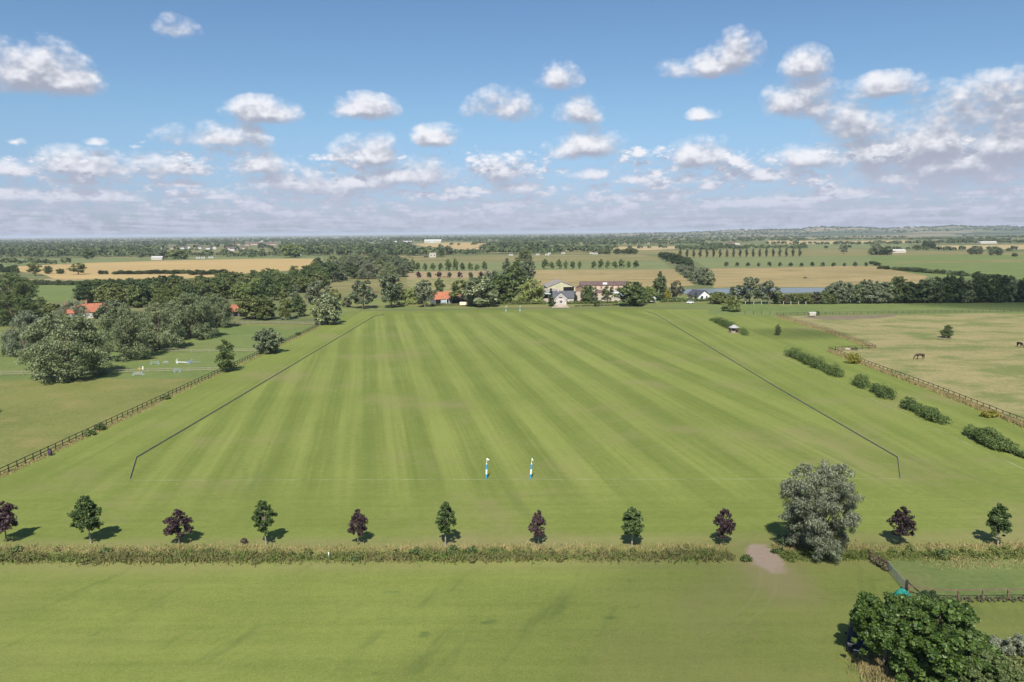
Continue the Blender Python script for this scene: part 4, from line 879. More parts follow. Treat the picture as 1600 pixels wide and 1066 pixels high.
block(r, -5, 5, 0, 5, 2.2, 3.6, m_weather, m_slate); MB().box(-3.5, 3.5, -.1, -.01, .1, 1.9).build('bay_shade_panel', m_blackshade, r)  # dark panel on the wall, painted as the shade inside the front
r = bld(728, 469, 'small brick gabled building with a red roof peeping through the trees', 'building', math.radians(60), 'outbuilding')
block(r, -3, 3, 0, 5, 3.2, 5.4, m_brick, m_redtile); window(r, 0, 0, 1.2, 1.0, 1.1)
g = G(724.5, 478.5); r = thing('horse_trailer', (g[0], g[1], 0), 'white and orange box trailer parked by the hedge right of the cottage', 'trailer', rz=.12)
MB().box(-2.2, 2.2, -.9, .9, .45, 2.3).build('trailer_body', plain('trailer_paint', (0.80, 0.66, 0.50), .5, .3, .08), r); MB().box(-2.22, 2.22, -.93, .93, .45, .75).build('lower_panel', m_orangetile, r)
for y in (-.95, .75):
    for x in (-.5, .6): MB().tube([(x, y, .36), (x, y + .2, .36)], [.36, .36], 12).build('wheel', plain('trailer_tyre', (.02, .02, .02)), r)
MB().tube([(2.2, 0, .5), (3.3, 0, .45)], [.06, .05], 6).build('drawbar', m_galv, r)
# white gabled house
r = bld(876.5, 476, 'pale house with white gable and dark slate roof in front of the big barn', 'house', math.radians(-4))
block(r, -3.1, 3.1, 0, 7.6, 3.3, 6.4, m_render, m_slate, 'y'); block(r, -5.0, 7.2, 5.2, 11.5, 3.5, 7.0, m_render, m_slate, 'x')
window(r, 0, 0, .9, 1.5, 1.3); window(r, -.1, 0, 3.6, 1.9, .8, mat=m_blackshade)
MB().box(-1.9, -1.2, 7.9, 8.6, 6.2, 8.3).build('chimney', m_render, r); MB().box(-1.0, 1.0, -.12, -.01, 2.6, 2.75).build('sill', m_white, r)
MB().add([(-3.5, -.42, 3.15), (0, -.42, 6.32), (3.5, -.42, 3.15), (3.2, -.42, 3.0), (0, -.42, 6.0), (-3.2, -.42, 3.0)], [(0, 1, 4, 5), (1, 2, 3, 4)]).build('bargeboard', m_white, r)
# big barn
r = bld(877, 465, 'big grey roofed barn with cream gable wall and dark opening', 'barn', math.radians(3), 'barn')
block(r, -8.6, 8.6, 0, 26, 6.6, 10.0, m_cream, m_greyroof, 'y', .4)
window(r, 4.6, 0, 3.6, 6.6, 2.9, mat=m_blackshade, name='opening', frame=False)  # flat dark panel on the gable, the barn's inner shade put in colour
r = bld(862, 467, 'grey roofed lean-to with open dark front left of the big barn', 'shed', math.radians(3), 'shed')
mb = MB(); mb.add([(-5.5, 0, 3.6), (5.5, 0, 3.6), (5.5, 9, 5.8), (-5.5, 9, 5.8), (-5.5, 0, 3.45), (5.5, 0, 3.45), (5.5, 9, 5.65), (-5.5, 9, 5.65)], [(0, 1, 2, 3), (7, 6, 5, 4), (0, 4, 5, 1), (1, 5, 6, 2), (3, 7, 4, 0)]); mb.build('roof', m_greyroof, r)
MB().box(-5.4, 5.4, 8.7, 8.95, 0, 5.5).box(-5.45, -5.2, .1, 8.7, 0, 3.5).box(5.2, 5.45, .1, 8.7, 0, 3.5).build('wall', m_weather, r)
MB().box(-5.5, 3.0, -.12, -.02, 2.9, 3.55).build('fascia', m_bluebox, r)
for x in (-5.3, -1.8, 1.8, 5.3): MB().box(x - .12, x + .12, .02, .26, 0, 3.4).build('post', m_greywood, r)
# stables
r = bld(944, 451.5, 'long low stable block with dark brown roof and one white panel', 'stable', math.radians(-1.5), 'stable_block')
w_, rf = block(r, -16.5, 16.5, 0, 9, 2.9, 5.2, m_pink, m_brownroof, 'x', .5)
MB().box(-.9, 2.1, .2, 2.9, 3.15, 4.3).build('roof_panel', m_white, rf)
for x in range(-14, 15, 4): window(r, x, 0, .1, 1.2, 2.1, name='stable_door', mat=m_brownwood, frame=False)
r = bld(911, 455, 'brown side shed at the left end of the stable yard', 'shed', math.radians(84), 'shed')
block(r, -6, 6, 0, 4.5, 2.6, 4.2, m_brownwood, m_brownroof)
r = bld(941, 462, 'small low brown roofed shed between two trees in the yard', 'shed', 0.1, 'shed'); block(r, -3.5, 3.5, 0, 4, 2.2, 3.6, m_pink, m_brownroof)
r = bld(963.5, 464, 'pale blue steel container box beside the big tree in the yard', 'container', -.6, 'container')
MB().box(-1.5, 1.5, 0, 6, 0, 2.9).build('container_body', m_bluebox, r); MB().box(-1.3, 1.3, -.06, -.005, .1, 2.7).build('container_door', m_white, r)
for i in range(9): MB().box(-1.55, -1.5, .4 + i * .6, .7 + i * .6, .1, 2.8).build('rib', m_bluebox, r)
psheet('yard', [(850, 473), (905, 473), (985, 470), (982, 451), (903, 451), (896, 458), (850, 462)], .055, m_concrete)
psheet('lane', [(500, 477.5), (560, 476.5), (690, 476.6), (868, 478.5), (1060, 473), (1150, 473), (1150, 474.4), (1060, 474.5), (868, 480.5), (690, 478.4), (560, 478.2)], .06, m_olive)
psheet('drive', [(867, 476), (885, 476), (890, 481), (862, 481)], .07, m_concrete)
r = bld(1100, 468, 'white gabled bungalow with dark purple grey roof by the water', 'bungalow', math.radians(117), 'bungalow')
block(r, 0, 10, -4.2, 4.2, 2.6, 5.4, m_white, m_slate, 'x', .5)
for y, w in ((1.6, 1.8), (-2.0, 1.0)): window(r, 0, y, .6, w, 1.4, 'l', mat=m_blackshade)
block(r, 4.0, 9.5, -7.0, -1.0, 2.5, 4.7, m_white, m_slate, 'y', .4)
r = bld(1021, 471.5, 'small white summerhouse with pointed roof behind the end of the field', 'summerhouse', .2, 'summerhouse'); block(r, -1.4, 1.4, 0, 2.8, 2.1, 3.4, m_white, m_white, 'y'); window(r, 0, 0, .2, 1.0, 1.7, mat=m_pane)
r = bld(1078, 474.5, 'white car parked at the end of the lane', 'car', .1, 'white_car'); MB().box(-2, 2, -.85, .85, .35, .85).box(-1.2, 1.4, -.75, .75, .85, 1.4).build('body', m_white, r)
MB().box(-1.15, 1.35, -.77, .77, .92, 1.3).build('window', m_pane, r)
for x in (-1.3, 1.3):
    for y in (-.8, .8): MB().tube([(x, y - .1, .33), (x, y + .1, .33)], [.33, .33], 12).build('wheel', m_blackshade, r)
# farmhouse and barn on the left
r = bld(148, 497, 'farmhouse with red tiled roof and brick chimney among the left trees', 'farmhouse', math.radians(24), 'farmhouse')
w_, rf = block(r, -6, 5.6, 0, 7, 3.4, 7.0, m_render, m_redtile, 'x', .4)
MB().box(-4.0, -3.0, 3.0, 4.0, 6.2, 8.7).build('chimney', m_brick, r); MB().box(-4.1, -2.9, 2.9, 4.1, 8.7, 8.9).build('chimney_cap', m_brick, r); MB().box(-13, -12.2, 3.4, 4.2, 0, 8.4).build('chimney', m_brick, r)
block(r, -14, -6.1, 1.2, 6.6, 3.0, 6.2, m_render, m_redtile, 'x', .3)
for x in (-3.5, 0, 3.2): window(r, x, 0, 1.0, 1.2, 1.2)
r = bld(373, 494, 'small barn with bright red roof and blue grey wall among the left trees', 'barn', math.radians(32), 'barn')
block(r, -4.2, 3.6, 0, 6.5, 2.7, 5.6, m_weather, m_redtile, 'x', .5); window(r, -1.5, 0, .1, 2.2, 2.2, mat=m_blackshade, name='barn_door', frame=False); window(r, 2.0, 0, .8, 1.2, 1.2)
r = bld(453, 445, 'dark slate roofed cottage half hidden in the wood', 'cottage', math.radians(15), 'cottage'); block(r, -4.2, 4.2, 0, 6, 3.0, 5.6, m_render, m_slate); window(r, 0, 0, 1, 1.2, 1.2)
r = bld(438, 461, 'small pale tent shaped shed between the trees of the wood', 'shed', .4, 'shed'); block(r, -2, 2, 0, 3, 2.0, 3.6, m_render, m_greyroof, 'y')
# gazebo
def gazebo():
    g = G(1148.5, 521); r = thing('gazebo', (g[0], g[1] + 1.7, 0), 'wooden gazebo with pale hipped roof at the end of the far right hedge', 'gazebo', rz=.15)
    n = 6; W = 1.75; V = [(math.cos(2 * PI * i / n + PI / 6) * 2.15, math.sin(2 * PI * i / n + PI / 6) * 2.15, 2.15) for i in range(n)] + [(0, 0, 3.35)]
    V2 = [(a, b, c - .12) for a, b, c in V]
    mobj('roof', mesh_polys('roof', V + V2, [(i, (i + 1) % n, n) for i in range(n)] + [((i + 1) % n + n + 1, i + n + 1, 2 * n + 1) for i in range(n)] + [(i, i + n + 1, (i + 1) % n + n + 1, (i + 1) % n) for i in range(n)], plain('weathered_shingle', (.33, .32, .31), .85, .2, .2, 2)), r)
    MB().tube([(0, 0, 3.3), (0, 0, 3.6)], [.12, .03], 6).build('finial', m_greywood, r)
    P = [(math.cos(2 * PI * i / n + PI / 6) * W, math.sin(2 * PI * i / n + PI / 6) * W) for i in range(n)]
    for x, y in P: MB().box(x - .08, x + .08, y - .08, y + .08, 0, 2.2).build('post', m_brownwood, r)
    for i in range(n):
        (x0, y0), (x1, y1) = P[i], P[(i + 1) % n]
        if i == 4: continue
        a = math.atan2(y1 - y0, x1 - x0); L = math.hypot(x1 - x0, y1 - y0)
        mobj('side_panel', MB().box(.1, L - .1, -.03, .03, .08, .95).mesh('side_panel', m_greywood), r, (x0, y0, 0), (0, 0, a))
        if 0 <= i <= 2: mobj('back_panel', MB().box(.1, L - .1, -.03, .03, .98, 2.1).mesh('back_panel', m_brownwood), r, (x0, y0, 0), (0, 0, a))
    MB().tube([(0, 0, -.02), (0, 0, .1)], [1.9, 1.9], 6).build('floor', m_greywood, r); MB().box(-.9, .9, .6, 1.0, .4, .5).build('bench', m_brownwood, r)
gazebo()
g = G(1270, 495); r = thing('field_shelter', (g[0], g[1], 0), 'small white horse shelter box at the back of the dry paddock', 'shelter'); MB().box(-1.5, 1.5, 0, 1.6, .5, 1.9).build('box', m_palefence, r); MB().box(-1.6, 1.6, -.1, 1.7, 1.9, 2.0).build('lid', m_white, r)
for x in (-1.3, 1.3):
    for y in (.2, 1.4): MB().box(x - .08, x + .08, y - .08, y + .08, 0, .5).build('leg', m_greywood, r)
g = G(1322, 548.6); r = thing('water_trough', (g[0], g[1] + .6, 0), 'dark and white hurdle boards hung on the fence at the paddock corner', 'boards')
MB().box(-2.4, 0, 0, .1, .3, 1.0).build('board', m_brownwood, r); MB().box(.1, 1.6, 0, .1, .4, .9).build('board', m_palefence, r); MB().box(1.8, 4.2, 0, .1, .3, 1.0).build('board', m_creo, r)
for x in (-2.3, .05, 1.7, 4.1): MB().box(x - .06, x + .06, .02, .14, 0, 1.1).build('leg', m_greywood, r)
psheet('bare_ground', [(1250, 495.5), (1290, 494), (1400, 491), (1400, 494.5), (1330, 500), (1285, 500)], .03, flatgrass('bare_soil', (0.13, 0.105, 0.075), (0.20, 0.17, 0.10), (0.17, 0.165, 0.06), big=0.1))

# the far village and distant sheds
FARH = [(255, 389, 15, 'w'), (270, 389.5, 12, 'r'), (285, 389.5, 13, 'w'), (299, 389.5, 12, 'w'), (312, 389, 12, 'w'), (325, 390, 13, 'w'), (338, 389.5, 12, 'w'), (356, 391, 12, 'w'), (363, 392, 11, 'w'), (374, 391, 14, 'w'), (382, 390, 12, 'r'),
        (396, 383, 46, 'r'), (412, 383, 40, 'r'), (424, 383.5, 34, 'r'), (362, 384, 20, 'r'), (372, 383.5, 20, 'r'), (386, 384, 18, 'r'), (476, 387.5, 16, 'o'), (506, 389, 15, 'o'), (566, 398, 16, 'o'), (118, 391, 18, 'r'), (109, 389, 15, 'r'), (124, 389, 12, 'w'), (36, 398, 14, 'r'), (42, 399, 12, 'w'),
        (238, 382, 18, 's'), (280, 379.5, 22, 's'), (288, 381, 14, 's'), (299, 381, 16, 's'), (415, 378, 60, 's'), (137, 384, 40, 's'), (150, 383.5, 30, 's'), (525, 372.5, 40, 's'), (594, 375, 30, 's'), (594, 386, 20, 's'), (598, 388, 18, 'r'), (587, 381, 24, 's'), (629, 385, 22, 's'),
        (1143, 383, 16, 'w'), (1152, 384, 18, 's'), (1405, 395.5, 24, 's'), (1545, 381, 50, 's'), (1536, 380, 30, 'r'), (1462, 374.5, 24, 's'), (1268, 366.5, 40, 's'), (1255, 367, 30, 's'), (1250, 367.5, 30, 's'), (1335, 362, 30, 's'), (1098, 362, 40, 's'), (310, 371, 30, 's'),
        (1160, 372, 24, 'r'), (1150, 373, 20, 'w'), (245, 406.5, 17, 's')]
fm = {'w': (m_farwhite, m_brownroof), 'r': (m_pink, m_brownroof), 'o': (m_brick, m_redtile), 's': (m_palefence, m_farwhite)}
fd = {'w': 'far white walled house', 'r': 'far brown roofed house', 'o': 'far orange roofed house', 's': 'far long white shed'}
proto_h = {}
frng = random.Random(8)
for i, (px, py, L, k) in enumerate(FARH):
    where = 'in the village beyond the wheat field' if px < 440 else 'among the far trees left of centre' if px < 640 else 'far out on the right-hand plain'
    r = bld(px, py, fd[k] + ' ' + where, 'shed' if k == 's' else 'house', frng.uniform(-.35, .35) + (PI / 2 if (k == 'w' and i % 3 == 0) else 0), 'far_shed' if k == 's' else 'far_house', fd[k] + 's ' + where)
    h = 5.0 if k != 's' else 4.2
    block(r, -L / 2, L / 2, 0, 9 if k != 's' else 14, h, h + (4.2 if k != 's' else 2.0), fm[k][0], fm[k][1], 'x', .3)
r = bld(634, 379.5, 'long low pale greenhouse row left of the big white warehouse', 'greenhouse', 0, 'greenhouse'); block(r, -52, 26, 0, 40, 5, 8, m_palefence, m_farwhite, 'x', .3)
r = bld(676, 380, 'big white warehouse with shallow roof on the far plain', 'warehouse', 0, 'warehouse'); block(r, -36, 36, 0, 46, 10, 15, m_palefence, m_farwhite, 'x', .3); MB().box(-10, 4, -.3, -.02, 0, 6).build('door', m_bluebox, r)
r = bld(676.5, 402.5, 'square pale concrete tower block ruin behind the tree rows', 'building', .12, 'concrete_building')
block(r, -6.0, 5.2, 0, 10, 7.6, 8.2, m_palefence, m_greyroof, 'x', .2); window(r, -3, 0, 2.5, 1.4, 2.2, frame=False, mat=m_blackshade); window(r, 2.5, 0, 2.5, 1.4, 2.2, frame=False, mat=m_blackshade)
r = bld(665, 402.5, 'small dark shed left of the concrete building', 'shed', 0, 'shed'); block(r, -3, 3, 0, 5, 2.6, 3.6, m_creo, m_slate)
for px, py, L in ((855, 399.5, 7), (880, 397.3, 7), (858.5, 397.5, 5), (930, 398, 9), (924, 397.5, 6), (978, 396.6, 6), (798, 400, 7), (840, 399.5, 6), (310, 404.5, 7), (318, 404.5, 7), (330, 404, 9), (469, 399.8, 6)):
    r = bld(px, py, 'white caravan parked along the far tree line' if px > 500 else 'white caravan parked beyond the wheat field', 'caravan', frng.uniform(-.3, .3), 'caravan', 'far white caravans' if px > 500 else 'white caravans by the wheat')
    MB().box(-L / 2, L / 2, -1.2, 1.2, .6, 3.2).build('caravan_body', m_farwhite, r); MB().box(-L / 3, L / 3, -1.24, -1.205, 1.7, 2.4).build('window', m_pane, r); MB().box(-.5, .5, -1.1, 1.1, 0, .6).build('wheels', m_blackshade, r)

# ------------------------------------------------------------------ trees of the middle distance
T = ptree
T(103, 592, 491, 116, 'big_willow', 'willow', 'biggest willow at the left, foliage reaching the ground, in front of the rail fence', name='willow_tree', var=0)
T(-34, 650, 606, 30, 'broad', 'mid', 'tree just outside the left edge, only its shade falling into the paddock', var=1)
T(44, 556, 486, 62, 'big_willow', 'silver', 'silver topped willow behind the left side of the biggest willow', name='willow_tree', var=1)
T(115, 520, 471, 52, 'big_willow', 'silver', 'silver willow in front of the red roofed farmhouse', name='willow_tree', var=2)
T(194, 562, 478, 76, 'big_willow', 'willow', 'broad willow just right of the biggest one, foliage low on its left', name='willow_tree', var=3)
T(250, 546, 474, 72, 'big_willow', 'willow', 'willow third in the slanting line, with bare trunk showing', name='willow_tree', var=1)
T(297, 529, 459, 86, 'big_willow', 'willow', 'willow fourth in the slanting line with a wide crown', name='willow_tree', var=2)
T(338, 512, 460, 52, 'big_willow', 'willow', 'willow at the far end of the slanting line', name='willow_tree', var=0)
T(270, 505, 452, 70, 'big_willow', 'olive', 'tall olive willow behind the middle of the slanting line', name='willow_tree', var=3)
T(180, 510, 470, 46, 'broad', 'grey', 'grey green tree right of the red roofed farmhouse')
T(17, 553, 535, 14, 'broad', 'mid', 'small round bush tree left of the silver topped willow')
T(6, 555, 541, 7, 'oval', 'mid', 'tiny sapling at the left edge by the short fence')
T(355, 581, 531, 34, 'oval', 'mid', 'upright oval green tree alone by the left fence corner', var=0)
T(420, 552, 514, 43, 'broad', 'grey', 'round grey green tree standing alone beside the left fence', var=1)
T(512, 507, 462, 46, 'broad', 'willow', 'dense round tree at the far left corner of the polo field', var=2)
T(389, 499, 462, 36, 'broad', 'olive', 'olive tree right of the small red barn', var=0)
T(414, 500, 466, 34, 'broad', 'olive', 'second olive tree right of the small red barn', var=3)
T(446, 500, 447, 21, 'tall', 'olive', 'tall slim tree behind the left paddock', var=0)
T(467, 495, 461, 24, 'oval', 'mid', 'bright green oval tree right of the tall slim one', var=1)
T(463, 488, 442, 17, 'tall', 'grey', 'slim grey tree behind the bright green oval tree', var=1)
T(497, 484, 438, 40, 'open', 'grey', 'tall grey tree behind the dense round corner tree', var=0)
T(524, 478, 452, 20, 'open', 'olive', 'slight open tree between the corner tree and the next', var=1)
T(541, 480, 465, 15, 'shrub', 'brown', 'small brownish bush by the far left corner', cat='bush', name='bush')
T(568, 482, 438, 42, 'open', 'grey', 'spreading grey tree with dark base beyond the far left corner', var=2)
T(612, 481, 430, 46, 'open', 'grey', 'taller spreading grey tree with a leaning trunk left of the cottage', var=0)
T(664, 480, 438, 30, 'open', 'grey', 'loose grey tree just left of the orange roofed cottage', var=1)
T(645, 472, 448, 24, 'broad', 'pale', 'pale green tree behind the hedge left of the cottage', var=0)
T(632, 472, 452, 22, 'broad', 'olive', 'low olive tree beside the pale one left of the cottage', var=1)
T(687, 460, 435, 18, 'tall', 'mid', 'upright tree behind the orange cottage roof', var=2)
T(722, 474, 438, 40, 'open', 'olive', 'open olive tree right of the cottage roof', var=2)
T(750, 479, 433, 52, 'broad', 'willow', 'large tree with a pale trunk behind the far goal line', var=3)
T(745, 466, 432, 40, 'broad', 'olive', 'olive tree crowded behind the pale trunked one', var=1)
T(786, 474, 428, 52, 'broad', 'mid', 'broad green tree just left of the weeping willow', var=0)
T(768, 462, 424, 40, 'broad', 'grey', 'grey tree behind the broad green ones near the far goal', var=2)
T(831, 474, 436, 38, 'weeping', 'pale', 'bright green weeping willow left of the big barn', name='weeping_willow')
T(806, 448, 416, 34, 'broad', 'mid', 'rounded green tree behind the weeping willow', var=3)
T(792, 438, 404, 18, 'tall', 'grey', 'tall grey tree at the end of the far row left of centre', var=0)
T(808, 436, 403, 22, 'tall', 'mid', 'tall green tree beside the grey one at the row end', var=1)
T(824, 440, 405, 24, 'broad', 'grey', 'grey green tree right of the rounded green one', var=1)
T(821, 408, 391, 23, 'broad', 'olive', 'rounded olive tree alone in the meadow before the far caravans', var=4)
T(861, 479, 451, 12, 'conifer', 'dark', 'dark pointed conifer left of the white gabled house', name='conifer_tree')
T(893, 472, 455, 18, 'broad', 'dark', 'round dark tree right of the white gabled house', var=4)
T(919, 474, 446, 27, 'broad', 'mid', 'green tree in the yard before the stable block', var=2)
T(949, 473, 448, 22, 'open', 'mid', 'second looser tree in the yard before the stable block', var=0)
T(932, 479, 464, 10, 'oval', 'mid', 'small upright tree by the field end before the yard', var=1)
T(986, 478, 441, 48, 'broad', 'mid', 'large spreading green tree right of the stable yard', var=0)
T(1012, 474, 448, 24, 'broad', 'pale', 'pale tree beside the large spreading one', var=3)
T(1031, 470, 425, 23, 'tall', 'dark', 'tall dense dark tree leaning right near the far right corner', var=2)
T(1057, 468, 440, 22, 'open', 'brown', 'thin brownish tree right of the tall leaning one', var=1)
T(1042, 470, 452, 12, 'broad', 'gold', 'yellow green bush between the leaning tree and the brownish one', name='bush', cat='bush')
T(1078, 468, 459, 8, 'shrub', 'brown', 'dark shrub left of the bungalow', name='bush', cat='bush'); T(1087, 469, 456, 6, 'conifer', 'dark', 'small dark cypress by the bungalow wall', name='conifer_tree')
T(1122, 475, 456, 28, 'broad', 'olive', 'low olive thicket right of the bungalow', var=2)
T(1144, 487, 463, 25, 'weeping', 'pale', 'pale round weeping tree alone on the green meadow', name='weeping_willow')
T(1152, 474, 446, 28, 'open', 'grey', 'grey tree left of the tall one by the water', var=1)
T(1171, 475, 433, 34, 'open', 'grey', 'tall grey tree by the water right of the bungalow', var=2)
T(1200, 475, 439, 36, 'open', 'grey', 'second grey tree by the water right of the tall one', var=0)
T(1215, 524, 507, 11, 'oval', 'mid', 'small young tree alone in the grass right of the gazebo', var=0)
T(1480, 528, 508, 19, 'oval', 'mid', 'small round tree alone in the dry paddock', var=1)
T(1278, 493, 486, 7, 'shrub', 'mid', 'little bush beside the white shelter at the paddock back', name='bush', cat='bush')
g = G(1478, 530); r = thing('log_pile', (g[0] - 1.5, g[1] - .6, 0), 'old logs lying under the lone tree of the dry paddock', 'logs')
for i in range(4): MB().tube([(-2 + i * .9, -.3 + .2 * (i % 2), .2), (0.2 + i * .9, .1 - .2 * (i % 2), .28)], [.22, .17], 7).build('log', M_BARK, r)
g = G(1332, 568); bush_at('golden_bush', 'yellow green bush on the fence at the dry paddock corner', 'bush', [(g[0], g[1], 4.0, 2.1), (g[0] + .9, g[1] + .2, 3.2, 1.8)], 'gold', 2200, .36, seed=20)
g = G(1549, 652); bush_at('golden_bush', 'low yellow bush growing through the fence near the right edge', 'bush', [(g[0] - 1, g[1], 1.9, 1.2), (g[0] + .8, g[1], 1.6, 1.2)], 'gold', 1500, .3, seed=21)
# hedges at the right of the polo field
def hedge_line(pa, pb, h, w, leaf, label, n, seed, size=0.34, step=1.6, wob=.25):
    A, B = G(*pa), G(*pb); L = math.hypot(*(B - A)[:2]); k = max(2, int(L / 0.9)); rg = random.Random(seed)
    bush_at('hedge', label, 'hedge', [(A[0] + (B[0] - A[0]) * i / k + rg.uniform(-.3, .3), A[1] + (B[1] - A[1]) * i / k, h * (1 + rg.uniform(-wob, wob)) * (0.8 if i in (0, k) else 1), w * rg.uniform(.85, 1.15)) for i in range(k + 1)], leaf, int(n * 1.6), size * .85, 'hedge pieces right of the polo field', seed)
hedge_line((1112, 501), (1122, 505), 1.6, 1.3, 'hedge', 'small hedge bush at the far end of the hedge line', 700, 1)
hedge_line((1119, 503.5), (1152, 519), 3.2, 2.2, 'hedge', 'long dark hedge leading to the gazebo', 4200, 2)
hedge_line((1160, 520), (1166, 525), 2.4, 1.8, 'hedge', 'bush standing right beside the gazebo', 900, 3)
hedge_line((1232, 555), (1312, 590), 3.2, 2.1, 'hedge', 'longest hedge piece, in the middle of the hedge line', 8500, 4)
hedge_line((1340, 600), (1352, 607), 3.0, 1.9, 'hedge', 'short round hedge bush, next after the longest piece', 2200, 5)
hedge_line((1368, 612), (1390, 624), 2.9, 2.1, 'hedge', 'hedge bush between the short round one and the paired one', 2800, 6)
hedge_line((1418, 636), (1428, 642), 2.9, 1.9, 'hedge', 'left darker half of the paired hedge bushes', 2000, 7)
hedge_line((1436, 645), (1470, 662), 2.7, 2.1, 'hedge', 'right half of the paired hedge bushes, with a creeper at its end', 4200, 8)
hedge_line((1518, 680), (1572, 706), 3.0, 2.2, 'hedge', 'nearest dark hedge piece at the right edge', 7500, 9)
hedge_line((1578, 706), (1600, 716), 1.5, 1.0, 'hedge', 'low tail of the nearest hedge piece', 1400, 10)
for px, py, sz, s in ((140, 681, 1.5, 0), (157, 672, 1.7, 1), (260, 624, 1.3, 2), (121, 683, 0.0, 3), (466, 524, 1.8, 4)):
    if sz:
        g = G(px, py); bush_at('fence_bush', {140: 'dark bush on the left fence, nearer of the neighbouring two', 157: 'rounder dark bush on the left fence, farther of the two', 260: 'small bush on the left fence further up', 466: 'small bush near the far end of the left fence'}[px], 'bush', [(g[0], g[1], sz, 1.1), (g[0] - .4, g[1] + .9, sz * .9, 1.0)], 'mid', 900, .3, 'bushes on the left fence', seed=30 + s)
g = G(81, 711); r = thing('feed_sack', (g[0], g[1], 0), 'dark purplish sack hanging on the left fence', 'sack'); 
MB().tube([(0, -.5, .15), (.05, -.5, .7), (0, -.45, 1.15)], [.34, .38, .26], 9).build('sack_body', plain('dark_sack', (.05, .04, .06), .7, .2, .4, 4), r); MB().tube([(0, -.45, 1.15), (0, -.42, 1.3)], [.12, .2], 8).build('sack_neck', m_blackshade, r)
# hedges behind the far end and the garden hedges
def far_hedge(pa, pb, h, w, leaf, label, n, seed, size=.8):
    A, B = G(*pa), G(*pb); L = math.hypot(*(B - A)[:2]); k = max(2, int(L / (w * 1.1)))
    bush_at('hedge', label, 'hedge', [(A[0] + (B[0] - A[0]) * i / k, A[1] + (B[1] - A[1]) * i / k, h * (1 + .12 * math.sin(i * 2.1)), w) for i in range(k + 1)], leaf, n, size, None, seed)
far_hedge((786, 476), (850, 475.5), 2.3, 1.6, 'olive', 'clipped hedge under the weeping willow', 2600, 40, .6)
far_hedge((888, 475), (962, 474), 2.0, 1.6, 'olive', 'clipped hedge in front of the stable yard', 2600, 41, .6)
far_hedge((1035, 472.5), (1112, 470.5), 2.2, 1.6, 'mid', 'clipped hedge in front of the bungalow', 2800, 42, .6)
far_hedge((612, 476), (662, 475.5), 3.6, 2.5, 'pale', 'bright green garden hedge left of the cottage', 2400, 43, .7)
far_hedge((676, 477.5), (748, 478), 1.5, 1.4, 'olive', 'low hedge in front of the orange roofed cottage', 1800, 44, .5)
far_hedge((900, 479), (962, 477.5), 1.1, 1.0, 'brown', 'low rough growth along the far end of the field', 1000, 45, .5)
for i, px in enumerate(range(1215, 1300, 12)):
    T(px, 475, 455 + (i * 5) % 6, 17, 'broad', ('olive', 'brown', 'mid', 'olive')[i % 4], 'shrub of the low thicket left of the tall belt', 'low thicket by the water', name='bush', cat='bush')
# the tree belt on the right
rb = random.Random(3)
for i, px in enumerate(range(1300, 1660, 13)):
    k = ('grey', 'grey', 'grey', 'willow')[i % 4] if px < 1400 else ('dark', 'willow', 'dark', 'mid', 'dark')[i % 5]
    base = 474.5 - (px - 1300) * .008
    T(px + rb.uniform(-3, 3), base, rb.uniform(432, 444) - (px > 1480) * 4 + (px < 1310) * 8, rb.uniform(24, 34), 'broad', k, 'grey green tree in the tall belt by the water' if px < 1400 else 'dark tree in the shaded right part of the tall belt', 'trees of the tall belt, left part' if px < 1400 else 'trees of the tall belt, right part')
for i, px in enumerate(range(1306, 1660, 16)):
    T(px, 469, 441 + (i * 3) % 7, 26, 'broad', ('willow', 'dark', 'mid')[i % 3], 'tree in the back line of the tall belt', 'back trees of the tall belt')
# second hedge line further right
for i in range(21):
    px = 1378 + i * 9.5 + rb.uniform(-2, 2); py = 420.5 + (px - 1378) * .085 * (1 if px < 1560 else .9)
    T(px, py, py - rb.uniform(5, 9), rb.uniform(9, 14), 'broad', ('mid', 'dark', 'willow')[i % 3], 'bushy tree in the slanting field hedge beyond the tall belt', 'slanting field hedge trees')
T(1527, 437, 424, 14, 'broad', 'dark', 'taller round tree in the slanting hedge beyond the belt')
for px, py in ((1364, 413), (1370, 415)): T(px, py, py - 5, 12, 'broad', 'mid', 'round bush at the end of the row of small dark trees', 'bushes at the end of the small dark row', name='bush', cat='bush')
# rows
ordn = ['leftmost', 'second', 'third', 'fourth', 'fifth', 'sixth', 'seventh', 'eighth', 'ninth', 'tenth', 'eleventh', 'twelfth', 'thirteenth', 'fourteenth', 'fifteenth', 'sixteenth', 'seventeenth', 'eighteenth', 'nineteenth', 'twentieth'] + ['twenty-' + q for q in ('first', 'second', 'third', 'fourth', 'fifth', 'sixth', 'seventh', 'eighth', 'ninth')] + ['thirtieth']
for i, (px, tp) in enumerate([(645, 404), (653, 410), (664, 411), (676.5, 411), (688.5, 411), (700.5, 405), (712, 404), (722.5, 410), (734.5, 410), (745.5, 413), (757, 408)]):
    T(px, 423, tp, 7.5 + (tp < 408) * 2.5, 'row', 'mid', ordn[i] + ' tree counted from the left in the far row behind the purple trees', 'far row of trees left of centre')
for i, (px, tp) in enumerate([(851.5, 405), (862, 409), (873.5, 405), (884, 407), (895, 408), (906, 408), (928, 408), (939, 405), (949.5, 407), (960.5, 408), (970.5, 405), (982, 408), (993.5, 407)]):
    T(px, 420.5 - (px - 850) * .012, tp, 8.5 - (i % 3) * .8 + (tp < 406) * 1.5, 'row', 'mid', ordn[i] + ' tree counted from the left in the far row above the stable block', 'far row of trees right of centre')
